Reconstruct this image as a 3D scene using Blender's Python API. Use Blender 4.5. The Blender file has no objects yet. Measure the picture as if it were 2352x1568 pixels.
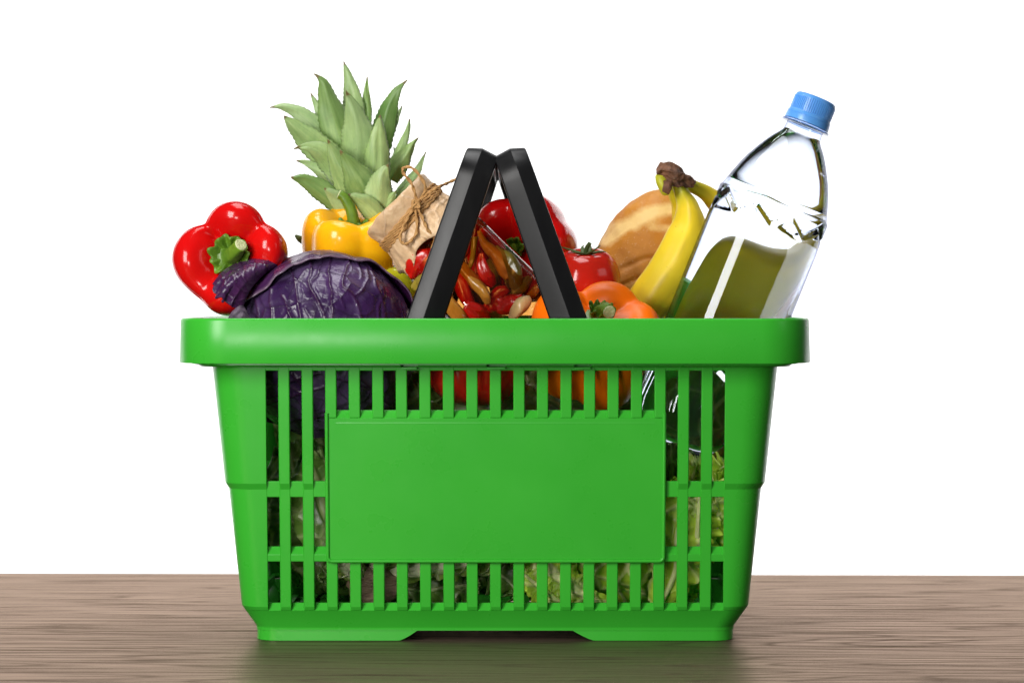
import bpy, math, random
import numpy as np
from mathutils import Vector, Matrix

sc = bpy.context.scene
C = sc.collection
PI = math.pi
sin, cos, rad = math.sin, math.cos, math.radians

# ------------------------------------------------------------------ camera
CAM_Z = 0.27116
cam_d = bpy.data.cameras.new('camera')
cam = bpy.data.objects.new('camera', cam_d)
C.objects.link(cam)
cam.location = (0, -2.0, CAM_Z)
cam.rotation_euler = (PI / 2, 0, 0)
cam_d.sensor_width = 36.0
cam_d.lens = 6000 / 2352 * 36
cam_d.shift_y = -104 / 2352
cam_d.clip_start = 0.05
cam_d.clip_end = 60
cam_d.dof.use_dof = True
cam_d.dof.focus_distance = 2.05
cam_d.dof.aperture_fstop = 13
sc.camera = cam

# ------------------------------------------------------------------ world, lamps, exposure
w = bpy.data.worlds.new("World")
sc.world = w
w.use_nodes = True
w.node_tree.nodes['Background'].inputs['Color'].default_value = (0.95, 0.97, 1.0, 1)
w.node_tree.nodes['Background'].inputs['Strength'].default_value = 0.05
sc.view_settings.view_transform = 'Standard'
sc.view_settings.look = 'None'
sc.view_settings.exposure = 0.0
sc.view_settings.gamma = 1.0
sc.cycles.use_denoising = True
sc.cycles.max_bounces = 14
sc.cycles.transmission_bounces = 12
sc.cycles.transparent_max_bounces = 24
sc.cycles.diffuse_bounces = 4
sc.cycles.glossy_bounces = 5
sc.cycles.caustics_refractive = True
sc.cycles.caustics_reflective = False
sc.cycles.sample_clamp_indirect = 6.0


def area(name, loc, target, sx, sy, power, col=(1, 1, 1)):
    d = bpy.data.lights.new(name, 'AREA')
    d.shape = 'RECTANGLE'
    d.size, d.size_y, d.energy, d.color = sx, sy, power, col
    o = bpy.data.objects.new(name, d)
    C.objects.link(o)
    o.location = loc
    o.rotation_euler = (Vector(target) - Vector(loc)).to_track_quat('-Z', 'Y').to_euler()
    return o


area('key_softbox', (-0.92, -1.28, 0.70), (-.08, 0.1, 0.2), 0.52, 0.9, 32, (1, .985, .96))
area('fill_softbox', (1.5, -0.9, 0.9), (0.05, 0.15, 0.2), 0.35, 0.6, 1.2, (.96, .98, 1))
area('top_softbox', (-0.15, 0.10, 1.5), (0, 0.15, 0.2), 0.9, 0.5, 11, (1, 1, 1))
area('added_front_fill', (-0.46, -2.1, 0.20), (-0.02, 0.05, 0.10), 0.30, 0.36, 11, (1, .99, .97))  # added low fill that brightens the greens behind the slots
for bx in (-1.9, 0.0, 1.9):
    area('backdrop_lamp', (bx, 1.3, 2.3), (bx * 1.25, 3.0, 0.9), 1.2, 0.4, 40)
    area('backdrop_lamp', (bx, 1.3, -0.9), (bx * 1.25, 3.0, -0.1), 1.2, 0.4, 33)


# ------------------------------------------------------------------ pixel <-> place helpers
def W(px, py, y):
    """Point at depth y (metres behind the rim's front) that the photograph shows at px, py (2352 x 1568)."""
    s = (2.0 + y) / 6000
    return Vector(((px - 1176) * s, y, CAM_Z - (py - 680) * s))


def S(n, y):
    return n * (2.0 + y) / 6000


# ------------------------------------------------------------------ shader helpers
class NT:
    def __init__(self, name):
        self.mat = bpy.data.materials.new(name)
        self.mat.use_nodes = True
        self.t = self.mat.node_tree
        self.b = self.t.nodes['Principled BSDF']
        self.out = self.t.nodes['Material Output']
        self._co = None

    def lk(self, a, b):
        self.t.links.new(a, b)

    def put(self, sock, v):
        if isinstance(v, bpy.types.NodeSocket):
            self.lk(v, sock)
        elif v is not None:
            if sock.type == 'RGBA' and len(v) == 3:
                v = (*v, 1)
            sock.default_value = v

    def node(self, typ, **kw):
        n = self.t.nodes.new(typ)
        for k, v in kw.items():
            setattr(n, k, v)
        return n

    def co(self, scale=(1, 1, 1), rot=(0, 0, 0)):
        if self._co is None:
            self._co = self.node('ShaderNodeTexCoord')
        m = self.node('ShaderNodeMapping')
        m.inputs['Scale'].default_value = scale
        m.inputs['Rotation'].default_value = rot
        self.lk(self._co.outputs['Object'], m.inputs['Vector'])
        return m.outputs['Vector']

    def noise(self, scale, detail=4, rough=.55, vec=None, dist=0.0):
        n = self.node('ShaderNodeTexNoise')
        n.inputs['Scale'].default_value = scale
        n.inputs['Detail'].default_value = detail
        n.inputs['Roughness'].default_value = rough
        n.inputs['Distortion'].default_value = dist
        self.lk(vec if vec is not None else self.co(), n.inputs['Vector'])
        return n.outputs['Fac']

    def vor(self, scale, feature='DISTANCE_TO_EDGE', vec=None, rnd=1.0):
        n = self.node('ShaderNodeTexVoronoi', feature=feature)
        n.inputs['Scale'].default_value = scale
        n.inputs['Randomness'].default_value = rnd
        self.lk(vec if vec is not None else self.co(), n.inputs['Vector'])
        return n.outputs['Distance']

    def warp(self, scale, amt, vec=None):
        v = vec if vec is not None else self.co()
        n = self.node('ShaderNodeTexNoise')
        n.inputs['Scale'].default_value = scale
        n.inputs['Detail'].default_value = 3
        self.lk(v, n.inputs['Vector'])
        m = self.node('ShaderNodeVectorMath', operation='MULTIPLY_ADD')
        self.lk(n.outputs['Color'], m.inputs[0])
        m.inputs[1].default_value = (amt, amt, amt)
        self.lk(v, m.inputs[2])
        return m.outputs[0]

    def ramp(self, fac, stops, interp='LINEAR'):
        n = self.node('ShaderNodeValToRGB')
        cr = n.color_ramp
        cr.interpolation = interp
        while len(cr.elements) < len(stops):
            cr.elements.new(0.5)
        for e, (p, c) in zip(cr.elements, stops):
            e.position = p
            if not hasattr(c, '__len__'):
                c = (c, c, c)
            e.color = (*c, 1)
        self.lk(fac, n.inputs['Fac'])
        return n.outputs['Color']

    def mix(self, fac, a, b, mode='MIX'):
        n = self.node('ShaderNodeMix', data_type='RGBA', blend_type=mode)
        self.put(n.inputs[0], fac)
        self.put(n.inputs[6], a)
        self.put(n.inputs[7], b)
        return n.outputs[2]

    def math(self, op, a, b=0.5, clamp=False):
        n = self.node('ShaderNodeMath', operation=op, use_clamp=clamp)
        self.put(n.inputs[0], a)
        self.put(n.inputs[1], b)
        return n.outputs[0]

    def attr(self, name):
        n = self.node('ShaderNodeAttribute', attribute_name=name)
        return n.outputs['Fac']

    def bump(self, h, strength=.3, dist=.001, prev=None):
        n = self.node('ShaderNodeBump')
        n.inputs['Strength'].default_value = strength
        n.inputs['Distance'].default_value = dist
        self.lk(h, n.inputs['Height'])
        if prev is not None:
            self.lk(prev, n.inputs['Normal'])
        return n.outputs['Normal']

    def set(self, **kw):
        names = dict(base='Base Color', rough='Roughness', metal='Metallic', spec='Specular IOR Level', ior='IOR', normal='Normal',
                     trans='Transmission Weight', coat='Coat Weight', coat_rough='Coat Roughness', sss='Subsurface Weight',
                     sss_r='Subsurface Radius', sss_s='Subsurface Scale', alpha='Alpha', sheen='Sheen Weight')
        for k, v in kw.items():
            self.put(self.b.inputs[names[k]], v)
        return self.mat


MAT = {}


def mats():
    # green moulded plastic
    m = NT('green_plastic')
    n1 = m.noise(14, 3)
    base = m.mix(m.ramp(n1, [(.35, 0), (.7, 1)]), (.033, .368, .024), (.038, .390, .027))
    sc1 = m.noise(60, 5, .7, m.co((1, 1, .15)))
    fine = m.noise(1400, 2)
    MAT['green'] = m.set(base=base, rough=m.ramp(m.noise(35, 4), [(.3, .26), (.75, .33)]), spec=.32,
                         normal=m.bump(fine, .05, .0004, m.bump(sc1, .02, .002)))
    # black handle plastic
    m = NT('black_plastic')
    n = m.noise(900, 3, .6)
    smear = m.noise(22, 5, .6, m.co((1, 1, .25)))
    MAT['black'] = m.set(base=m.mix(m.ramp(smear, [(.4, 0), (.8, 1)]), (.006, .006, .0065), (.012, .012, .0125)),
                         rough=m.ramp(smear, [(.3, .29), (.7, .42)]), spec=.21, normal=m.bump(n, .10, .0004))
    # wood
    m = NT('wood_laminate')
    v = m.warp(1.1, .03, m.co())
    mp = m.node('ShaderNodeMapping')
    mp.inputs['Scale'].default_value = (1.0, 1, 1)
    m.lk(v, mp.inputs['Vector'])
    # cathedral rings: stretched noise used as a height map whose contour lines are the grain
    mp2 = m.node('ShaderNodeMapping')
    mp2.inputs['Scale'].default_value = (.75, 8, 8)
    m.lk(v, mp2.inputs['Vector'])
    big = m.noise(1.0, 2, .5, mp2.outputs['Vector'])
    rings = m.math('FRACT', m.math('MULTIPLY', big, 30.0), 0)
    ring_l = m.ramp(rings, [(0, 0), (.12, .85), (.5, 1), (.86, .75), (1, 0)])
    pores = m.noise(1.0, 6, .74, m.co((4.5, 230, 230)))
    pore_l = m.ramp(pores, [(.38, 0), (.47, .75), (.56, 1)])
    streak = m.noise(1.0, 4, .6, m.co((3, 70, 70)))
    broad = m.noise(1.0, 3, .5, m.co((1.5, 8, 8)))
    col = m.mix(broad, (.062, .040, .025), (.095, .063, .041))
    col = m.mix(m.ramp(streak, [(.35, .75), (.7, 0)]), col, (.042, .027, .017))
    col = m.mix(m.math('MULTIPLY', m.math('SUBTRACT', 1.0, ring_l), .7), col, (.030, .019, .012))
    col = m.mix(m.math('MULTIPLY', m.math('SUBTRACT', 1.0, pore_l), .8), col, (.022, .014, .009))
    gr = m.math('MULTIPLY', m.ramp(rings, [(0, .50), (.12, .92), (.5, 1), (.86, .86), (1, .50)]), pore_l)
    hh = m.math('ADD', m.math('MULTIPLY', ring_l, .5), pore_l)
    nb = m.bump(hh, .15, .0005)
    m.set(base=col, rough=.6, spec=0.0, normal=nb)
    gl = m.node('ShaderNodeBsdfGlossy')
    m.put(gl.inputs['Color'], m.mix(gr, (.22, .155, .115), (.77, .585, .465)))
    m.put(gl.inputs['Roughness'], m.ramp(gr, [(.2, .52), (.95, .37)]))
    m.lk(nb, gl.inputs['Normal'])
    fr = m.node('ShaderNodeFresnel')
    fr.inputs['IOR'].default_value = 1.5
    ms = m.node('ShaderNodeMixShader')
    m.lk(fr.outputs[0], ms.inputs[0])
    m.lk(m.b.outputs[0], ms.inputs[1])
    m.lk(gl.outputs[0], ms.inputs[2])
    m.lk(ms.outputs[0], m.out.inputs['Surface'])
    MAT['wood'] = m.mat
    # backdrop paper
    m = NT('white_backdrop_paper')
    MAT['backdrop'] = m.set(base=(.9, .9, .9), rough=.9)

    # glossy fruit skins -------------------------------------------------------------
    def skin(name, c1, c2, rough=.16, coat=.16, sss=.06, sc_=9, bump=.03, r=(1, .2, .05), spec=.5):
        q = NT(name)
        nn = q.noise(sc_, 3)
        b = q.mix(q.ramp(nn, [(.3, 0), (.7, 1)]), c1, c2)
        return q.set(base=b, rough=rough, coat=coat, coat_rough=.08, spec=spec, ior=1.31, sss=sss, sss_r=r, sss_s=.006,
                     normal=q.bump(q.noise(260, 3), bump, .0006, q.bump(q.noise(38, 3), .13, .002)))
    MAT['red'] = skin('red_pepper_skin', (.50, .002, .003), (.60, .005, .004), .17)
    MAT['yellow'] = skin('yellow_pepper_skin', (.84, .35, .004), (.88, .45, .006), .2)
    MAT['orange'] = skin('orange_pepper_skin', (.84, .128, .001), (.90, .172, .002), .34, .02, spec=.35)
    MAT['tomato'] = skin('tomato_skin', (.52, .012, .008), (.64, .022, .010), .16, .3)
    MAT['lime'] = skin('yellow_green_skin', (.86, .90, .02), (.92, .94, .05), .25)
    # pepper stems
    m = NT('green_stem')
    nn = m.noise(60, 4, .6)
    MAT['stem'] = m.set(base=m.mix(m.ramp(nn, [(.3, 0), (.7, 1)]), (.055, .13, .008), (.16, .30, .020)), rough=.42,
                        normal=m.bump(m.noise(180, 4), .35, .0015))
    m = NT('cut_stem_end')
    MAT['stem_cut'] = m.set(base=m.mix(m.noise(400, 4), (.30, .38, .12), (.68, .66, .42)), rough=.6,
                            normal=m.bump(m.noise(500, 3), .6, .002))
    m = NT('dark_calyx')
    MAT['calyx'] = m.set(base=m.mix(m.noise(120, 4), (.045, .085, .014), (.11, .16, .035)), rough=.6,
                         normal=m.bump(m.noise(300, 4), .4, .001))

    # red cabbage ---------------------------------------------------------------------
    def purple(name, dark, light, wax):
        q = NT(name)
        vein = q.attr('vein')
        wv = q.warp(30, .012)
        net = q.vor(44, vec=wv)
        net2 = q.vor(130, vec=q.warp(60, .006))
        netl = q.ramp(net, [(0, 1), (.06, 0)])
        b = q.mix(q.ramp(q.noise(24, 4), [(.35, 0), (.68, 1)]), dark, light)
        bloom = q.ramp(q.noise(13, 4, .6), [(.44, 0), (.68, 1)])
        b = q.mix(q.math('MULTIPLY', bloom, wax), b, (.20, .155, .27))
        b = q.mix(q.math('MULTIPLY', netl, .5), b, (.014, .004, .020))
        b = q.mix(q.ramp(vein, [(.35, 0), (.95, .8)]), b, (.030, .005, .034))
        b = q.mix(q.ramp(q.attr('edge'), [(.965, 0), (.995, .75)]), b, (.16, .10, .15))
        h = q.math('ADD', q.ramp(net, [(0, 1), (.05, .45), (.12, 0)]), q.math('MULTIPLY', q.ramp(net2, [(0, 1), (.12, 0)]), .22))
        nrm = q.bump(q.noise(48, 3), .24, .004, q.bump(h, .5, .0010))
        return q.set(base=b, rough=q.ramp(q.noise(32, 4), [(.35, .22), (.7, .42)]), spec=.42, normal=nrm)
    MAT['cabbage'] = purple('red_cabbage_head', (.022, .007, .042), (.055, .018, .088), .62)
    MAT['cabbage_leaf'] = purple('red_cabbage_outer_leaf', (.024, .005, .040), (.070, .013, .070), .10)
    m = NT('dry_leaf_tip')
    MAT['dry'] = m.set(base=m.mix(m.noise(80, 4), (.028, .014, .036), (.15, .11, .16)), rough=.55, normal=m.bump(m.noise(120, 5), .8, .003))

    # leafy greens: vein attribute is pale rib, edge attribute is frill ---------------------
    def leafy(name, dark, light, rib, trans=.12, netw=.55, cell=85):
        q = NT(name)
        vein = q.attr('vein')
        edge = q.attr('edge')
        net = q.vor(cell, vec=q.warp(28, .012))
        b = q.mix(q.ramp(q.noise(30, 4), [(.3, 0), (.7, 1)]), dark, light)
        b = q.mix(q.math('MULTIPLY', q.ramp(edge, [(.4, 0), (1, 1)]), .55), b, light)
        b = q.mix(q.math('MULTIPLY', q.ramp(net, [(0, 1), (.10, 0)]), netw), b, rib)
        b = q.mix(q.ramp(vein, [(.25, 0), (.75, 1)]), b, rib)
        nrm = q.bump(q.ramp(net, [(0, 1), (.09, .25), (.35, .0)]), .55, .003, q.bump(q.noise(90, 3), .18, .002))
        q.set(base=b, rough=.36, spec=.5, normal=nrm, sss=trans, sss_r=(.6, 1, .15), sss_s=.004)
        return q.mat
    MAT['napa'] = leafy('napa_leaf', (.13, .19, .03), (.30, .38, .08), (.80, .78, .52), .1, .45)
    MAT['savoy'] = leafy('savoy_leaf', (.30, .52, .03), (.60, .80, .08), (.84, .90, .38), .15, .70, 34)
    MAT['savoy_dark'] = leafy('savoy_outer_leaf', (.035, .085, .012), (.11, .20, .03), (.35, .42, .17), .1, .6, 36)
    m = NT('brown_root_cut')
    MAT['root'] = m.set(base=m.mix(m.ramp(m.noise(70, 5, .65, m.co((.6, .6, 2))), [(.3, 0), (.7, 1)]), (.075, .042, .022), (.36, .25, .16)),
                        rough=.45, normal=m.bump(m.noise(160, 5, .65, m.co((.5, .5, 1.6))), 1.0, .005))

    # pineapple -----------------------------------------------------------------------
    m = NT('pineapple_leaf')
    tone = m.attr('tone')
    t = m.attr('along')
    e = m.attr('edge')
    nn = m.noise(26, 4, .6)
    cmb = m.node('ShaderNodeCombineXYZ')
    m.lk(m.math('MULTIPLY', m.attr('across'), 7.0), cmb.inputs[0])
    m.lk(m.math('MULTIPLY', t, 2.2), cmb.inputs[1])
    m.lk(m.math('MULTIPLY', tone, 60.0), cmb.inputs[2])
    fib = m.noise(1.0, 5, .65, cmb.outputs[0])
    nn = m.math('ADD', m.math('MULTIPLY', nn, .55), m.math('MULTIPLY', fib, .45))
    b = m.mix(m.ramp(nn, [(.36, 0), (.64, 1)]), (.11, .23, .030), (.45, .60, .20))
    b = m.mix(m.math('MULTIPLY', m.ramp(m.noise(17, 3, .6), [(.5, 0), (.68, 1)]), .75), b, (.24, .38, .045))
    b = m.mix(m.math('MULTIPLY', m.ramp(t, [(.35, 0), (1, 1)]), .62), b, (.13, .23, .03))
    b = m.mix(m.ramp(tone, [(.0, .7), (.38, 0)]), b, (.075, .165, .04))
    b = m.mix(m.math('MULTIPLY', tone, .5), b, (.40, .52, .30))
    st = m.noise(1.0, 3, .6, m.co((420, 420, 25)))
    b = m.mix(m.math('MULTIPLY', m.ramp(st, [(.45, 0), (.75, 1)]), .22), b, (.10, .20, .07))
    spots = m.ramp(m.noise(120, 5, .7), [(.60, 0), (.72, 1)])
    b = m.mix(m.math('MULTIPLY', spots, .45), b, (.18, .20, .07))
    b = m.mix(m.ramp(m.math('ADD', t, m.math('MULTIPLY', m.noise(90, 3), .10)), [(.97, 0), (1.03, 1)]), b, (.16, .12, .04))
    b = m.mix(m.math('MULTIPLY', m.ramp(e, [(.90, 0), (1, 1)]), .5), b, (.10, .17, .04))
    MAT['pine_leaf'] = m.set(base=b, rough=.45, spec=.4, normal=m.bump(m.noise(1.0, 4, .6, m.co((240, 240, 40))), .15, .001), sss=.08,
                             sss_r=(.6, 1, .3), sss_s=.003)
    m = NT('pineapple_rind')
    MAT['pine_rind'] = m.set(base=m.mix(m.vor(55), (.10, .06, .015), (.30, .27, .05)), rough=.5,
                             normal=m.bump(m.vor(55), .8, .006))

    # jar -------------------------------------------------------------------------------
    m = NT('kraft_paper')
    nn = m.noise(45, 5, .65)
    b = m.mix(m.ramp(nn, [(.3, 0), (.72, 1)]), (.58, .365, .19), (.78, .56, .34))
    b = m.mix(m.math('MULTIPLY', m.ramp(m.noise(13, 4, .6), [(.5, 0), (.7, 1)]), .4), b, (.26, .15, .07))
    crease = m.vor(34, vec=m.warp(30, .02))
    MAT['kraft'] = m.set(base=m.mix(m.math('MULTIPLY', m.ramp(crease, [(0, 1), (.03, 0)]), .4), b, (.68, .52, .36)), rough=.42, spec=.45,
                         normal=m.bump(m.noise(42, 5, .6), .7, .005, m.bump(m.ramp(crease, [(0, 1), (.06, 0)]), .5, .0012)))
    m = NT('jute_twine')
    MAT['twine'] = m.set(base=m.mix(m.noise(300, 4), (.34, .165, .045), (.56, .31, .11)), rough=.75,
                         normal=m.bump(m.noise(1.0, 4, .7, m.co((700, 700, 700))), .6, .0008))

    # thin clear shells: light goes straight through, with a surface gloss
    def thin(name, tint, gl=.06, rough=.03, edge=None, fpow=6.0):
        q = NT(name)
        q.t.nodes.remove(q.b)
        tr = q.node('ShaderNodeBsdfTransparent')
        lw = q.node('ShaderNodeLayerWeight')
        lw.inputs['Blend'].default_value = .5
        if edge is not None:
            cc = q.mix(q.math('POWER', lw.outputs['Facing'], 3.0), tint, edge)
            q.lk(cc, tr.inputs['Color'])
        else:
            tr.inputs['Color'].default_value = (*tint, 1)
        g = q.node('ShaderNodeBsdfGlossy')
        q.put(g.inputs['Roughness'], rough)
        fr = q.math('MULTIPLY', q.math('POWER', lw.outputs['Facing'], fpow), .75)
        bm = q.bump(q.noise(25, 4), .12, .002)
        q.lk(bm, g.inputs['Normal'])
        mx = q.node('ShaderNodeMixShader')
        q.lk(q.math('ADD', fr, gl), mx.inputs[0])
        q.lk(tr.outputs[0], mx.inputs[1])
        q.lk(g.outputs[0], mx.inputs[2])
        q.lk(mx.outputs[0], q.out.inputs['Surface'])
        return q.mat
    MAT['jar_glass'] = thin('jar_glass', (.96, .96, .95), .05, .03, (.72, .74, .73), 2.6)
    MAT['brine'] = thin('oil_brine', (.80, .54, .26), .0, .2)
    MAT['pet'] = thin('clear_blue_plastic', (.93, .96, 1.0), .02, .03, (.05, .09, .34))
    m = NT('bottle_water')
    MAT['water'] = m.set(base=(.965, .982, 1.0), rough=0.0, ior=1.36, trans=1.0, spec=.5,
                         normal=m.bump(m.noise(30, 3), .06, .002))
    m = NT('blue_cap')
    MAT['cap'] = m.set(base=m.mix(m.noise(60, 3), (.085, .30, .72), (.11, .35, .78)), rough=.3, spec=.5, sss=.15,
                       sss_r=(.3, .5, 1), sss_s=.004)

    def pick(name, c1, c2):
        q = NT(name)
        return q.set(base=q.mix(q.ramp(q.noise(70, 4, .6), [(.3, 0), (.7, 1)]), c1, c2), rough=.28, spec=.5, coat=.3, coat_rough=.1,
                     normal=q.bump(q.noise(120, 3), .3, .002))
    MAT['pk_red'] = pick('pickled_red', (.42, .004, .002), (.62, .012, .004))
    MAT['pk_amber'] = pick('pickled_amber', (.36, .14, .012), (.55, .25, .03))
    MAT['pk_olive'] = pick('pickled_olive', (.17, .125, .012), (.32, .24, .03))
    MAT['pk_garlic'] = pick('pickled_garlic', (.62, .40, .14), (.80, .58, .28))

    # banana ------------------------------------------------------------------------------
    m = NT('banana_peel')
    t = m.attr('along')
    b = m.mix(m.ramp(m.noise(16, 4), [(.3, 0), (.7, 1)]), (.80, .56, .015), (.88, .68, .035))
    b = m.mix(m.ramp(t, [(.06, 1), (.30, 0)]), b, (.42, .47, .025))
    b = m.mix(m.math('MULTIPLY', m.ramp(m.noise(150, 5, .75), [(.64, 0), (.74, 1)]), .7), b, (.33, .19, .03))
    b = m.mix(m.math('MULTIPLY', m.attr('ridge'), .45), b, (.42, .30, .03))
    MAT['banana'] = m.set(base=b, rough=.42, spec=.4, normal=m.bump(m.noise(60, 4), .12, .002), sss=.05, sss_r=(1, .6, .1), sss_s=.004)
    m = NT('banana_crown')
    b = m.mix(m.ramp(m.noise(90, 5, .7), [(.32, 0), (.7, 1)]), (.045, .020, .011), (.25, .105, .048))
    MAT['ban_crown'] = m.set(base=b, rough=.7, normal=m.bump(m.noise(110, 5, .7), 1.0, .004))
    # bread ----------------------------------------------------------------------------------
    m = NT('bread_crust')
    s = m.attr('score')
    b = m.mix(m.ramp(m.noise(26, 5, .6), [(.3, 0), (.7, 1)]), (.56, .20, .012), (.80, .37, .040))
    b = m.mix(m.math('MULTIPLY', m.ramp(m.noise(9, 3), [(.4, 0), (.65, 1)]), .5), b, (.36, .125, .022))
    b = m.mix(m.ramp(m.math('ADD', s, m.math('MULTIPLY', m.math('SUBTRACT', m.noise(70, 5, .7), .5), .9)), [(.25, 0), (.85, 1)]), b, (.90, .63, .24))
    b = m.mix(m.math('MULTIPLY', m.ramp(m.noise(300, 3, .7), [(.6, 0), (.72, 1)]), .35), b, (.85, .66, .38))
    MAT['bread'] = m.set(base=b, rough=.52, spec=.35, normal=m.bump(m.noise(75, 5, .65), .5, .003))


mats()


# ------------------------------------------------------------------ mesh helpers
def base_of(o):
    p = Vector((0, 0, 0))
    while o is not None:
        p = p + o.location
        o = o.parent
    return p


def thing(name, loc, label, cat, group=None):
    o = bpy.data.objects.new(name, None)
    o.empty_display_size = 0.02
    o.location = loc
    C.objects.link(o)
    o['label'] = label
    o['category'] = cat
    if group:
        o['group'] = group
    return o


def mk(name, V, F, mat, parent=None, smooth=40, attrs=None, bevel=None, solid=None, subd=0, label=None, sub_first=False):
    """One mesh object from world coordinates; a child is stored relative to its thing."""
    off = base_of(parent) if parent is not None else Vector((0, 0, 0))
    A = np.asarray([tuple(v) for v in V], dtype=float) - np.array(off)
    me = bpy.data.meshes.new(name)
    me.from_pydata(A.tolist(), [], [tuple(int(i) for i in f) for f in F])
    me.update()
    me.validate()
    if smooth:
        me.shade_smooth()
        if smooth < 180:
            me.set_sharp_from_angle(angle=rad(smooth))
    if attrs:
        for k, a in attrs.items():
            at = me.attributes.new(k, 'FLOAT', 'POINT')
            at.data.foreach_set('value', np.asarray(a, dtype=np.float32).ravel())
    me.materials.append(MAT[mat])
    o = bpy.data.objects.new(name, me)
    C.objects.link(o)
    if parent is not None:
        o.parent = parent
    if solid:
        md = o.modifiers.new('solid', 'SOLIDIFY')
        md.thickness, md.offset = solid
        md.use_even_offset = False
    if bevel:
        md = o.modifiers.new('bevel', 'BEVEL')
        md.width, md.segments, md.limit_method, md.angle_limit = bevel, 2, 'ANGLE', rad(35)
        md.harden_normals = True
    if subd:
        md = o.modifiers.new('subd', 'SUBSURF')
        md.levels = md.render_levels = subd
    if label:
        o['label'] = label
    return o


def tag(o, label, cat, group=None, kind=None):
    if label:
        o['label'] = label
    if cat:
        o['category'] = cat
    if group:
        o['group'] = group
    if kind:
        o['kind'] = kind
    return o


def gridF(nu, nv, wu=False, off=0):
    """faces of a grid of nv rows x nu columns, vertex = row * nu + col"""
    F = []
    for j in range(nv - 1):
        for i in range(nu if wu else nu - 1):
            a = j * nu + i
            b = j * nu + (i + 1) % nu
            F.append((off + a, off + b, off + b + nu, off + a + nu))
    return F


def box(x0, x1, y0, y1, z0, z1):
    V = [(x0, y0, z0), (x1, y0, z0), (x1, y1, z0), (x0, y1, z0), (x0, y0, z1), (x1, y0, z1), (x1, y1, z1), (x0, y1, z1)]
    F = [(0, 3, 2, 1), (4, 5, 6, 7), (0, 1, 5, 4), (1, 2, 6, 5), (2, 3, 7, 6), (3, 0, 4, 7)]
    return V, F


def prism_x(poly, x0, x1):
    """poly: (y, z) points, extruded along x"""
    n = len(poly)
    V = [(x0, y, z) for y, z in poly] + [(x1, y, z) for y, z in poly]
    F = [tuple(range(n))[::-1], tuple(range(n, 2 * n))]
    F += [(i, (i + 1) % n, n + (i + 1) % n, n + i) for i in range(n)]
    return V, F


def fixn(V, F):
    import bmesh
    bm = bmesh.new()
    vs = [bm.verts.new(tuple(v)) for v in V]
    for f in F:
        try:
            bm.faces.new([vs[i] for i in f])
        except ValueError:
            pass
    bmesh.ops.recalc_face_normals(bm, faces=bm.faces)
    bm.verts.index_update()
    V2 = [v.co.copy() for v in bm.verts]
    F2 = [[v.index for v in f.verts] for f in bm.faces]
    bm.free()
    return V2, F2


def catmull(pts, n):
    P = np.array([np.array(p, dtype=float) for p in pts])
    k = len(P)
    out = []
    for t in np.linspace(0, k - 1, n):
        i = min(int(t), k - 2)
        f = t - i
        p0, p1, p2, p3 = P[max(i - 1, 0)], P[i], P[i + 1], P[min(i + 2, k - 1)]
        out.append(0.5 * ((2 * p1) + (-p0 + p2) * f + (2 * p0 - 5 * p1 + 4 * p2 - p3) * f * f + (-p0 + 3 * p1 - 3 * p2 + p3) * f ** 3))
    return np.array(out)


def frames(path, ref=(0, -1, 0)):
    """tangent, side, normal along a path (parallel transport)"""
    P = np.asarray(path, dtype=float)
    T = np.gradient(P, axis=0)
    T /= np.linalg.norm(T, axis=1)[:, None] + 1e-12
    r = np.array(ref, dtype=float)
    out_n, out_b = [], []
    n = r - T[0] * r.dot(T[0])
    if np.linalg.norm(n) < 1e-6:
        r = np.array((1, 0, 0.3))
        n = r - T[0] * r.dot(T[0])
    for t in T:
        n = n - t * n.dot(t)
        n /= np.linalg.norm(n) + 1e-12
        out_n.append(n.copy())
        out_b.append(np.cross(t, n))
    return T, np.array(out_n), np.array(out_b)


def tube(path, radii, seg=12, cap=True, twist=0.0, lobes=0, lobe_amt=0.0, shape=None, ref=(0, -1, 0)):
    P = np.asarray(path, dtype=float)
    n = len(P)
    R = np.broadcast_to(np.asarray(radii, dtype=float), (n,))
    T, N, B = frames(P, ref)
    V = []
    for i in range(n):
        for k in range(seg):
            a = 2 * PI * k / seg
            r = R[i]
            if lobes:
                r *= 1 + lobe_amt * cos(lobes * (a - twist * i))
            if shape is not None:
                r *= shape(a, i / (n - 1))
            V.append(P[i] + N[i] * (r * cos(a)) + B[i] * (r * sin(a)))
    F = gridF(seg, n, True)
    if cap:
        F.append(tuple(range(seg))[::-1])
        F.append(tuple(range((n - 1) * seg, n * seg)))
    return V, F


def lathe(profile, origin, axis, seg=64, ref=(0, -1, 0), rmod=None):
    """profile: (s along axis, r)"""
    ax = Vector(axis).normalized()
    r = Vector(ref)
    n = (r - ax * r.dot(ax)).normalized()
    b = ax.cross(n)
    V = []
    for j, (s, rr) in enumerate(profile):
        for k in range(seg):
            a = 2 * PI * k / seg
            q = rr if rmod is None else rmod(s, a, rr)
            V.append(Vector(origin) + ax * s + n * (q * cos(a)) + b * (q * sin(a)))
    return V, gridF(seg, len(profile), True)


_rng = np.random.RandomState(7)
_NZ = _rng.rand(64, 3) * 2 - 1
_NP = _rng.rand(64) * 2 * PI


def wob(P, freq, seed=0, n=10):
    """cheap smooth pseudo noise in [-1,1] from sums of sines; P: (...,3)"""
    P = np.asarray(P, dtype=float)
    out = 0
    for i in range(n):
        k = (i + seed * 7) % 64
        out = out + np.sin(P @ (_NZ[k] * freq * (1 + .17 * i)) + _NP[(k * 3 + seed) % 64])
    return out / math.sqrt(n) / 1.2


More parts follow.
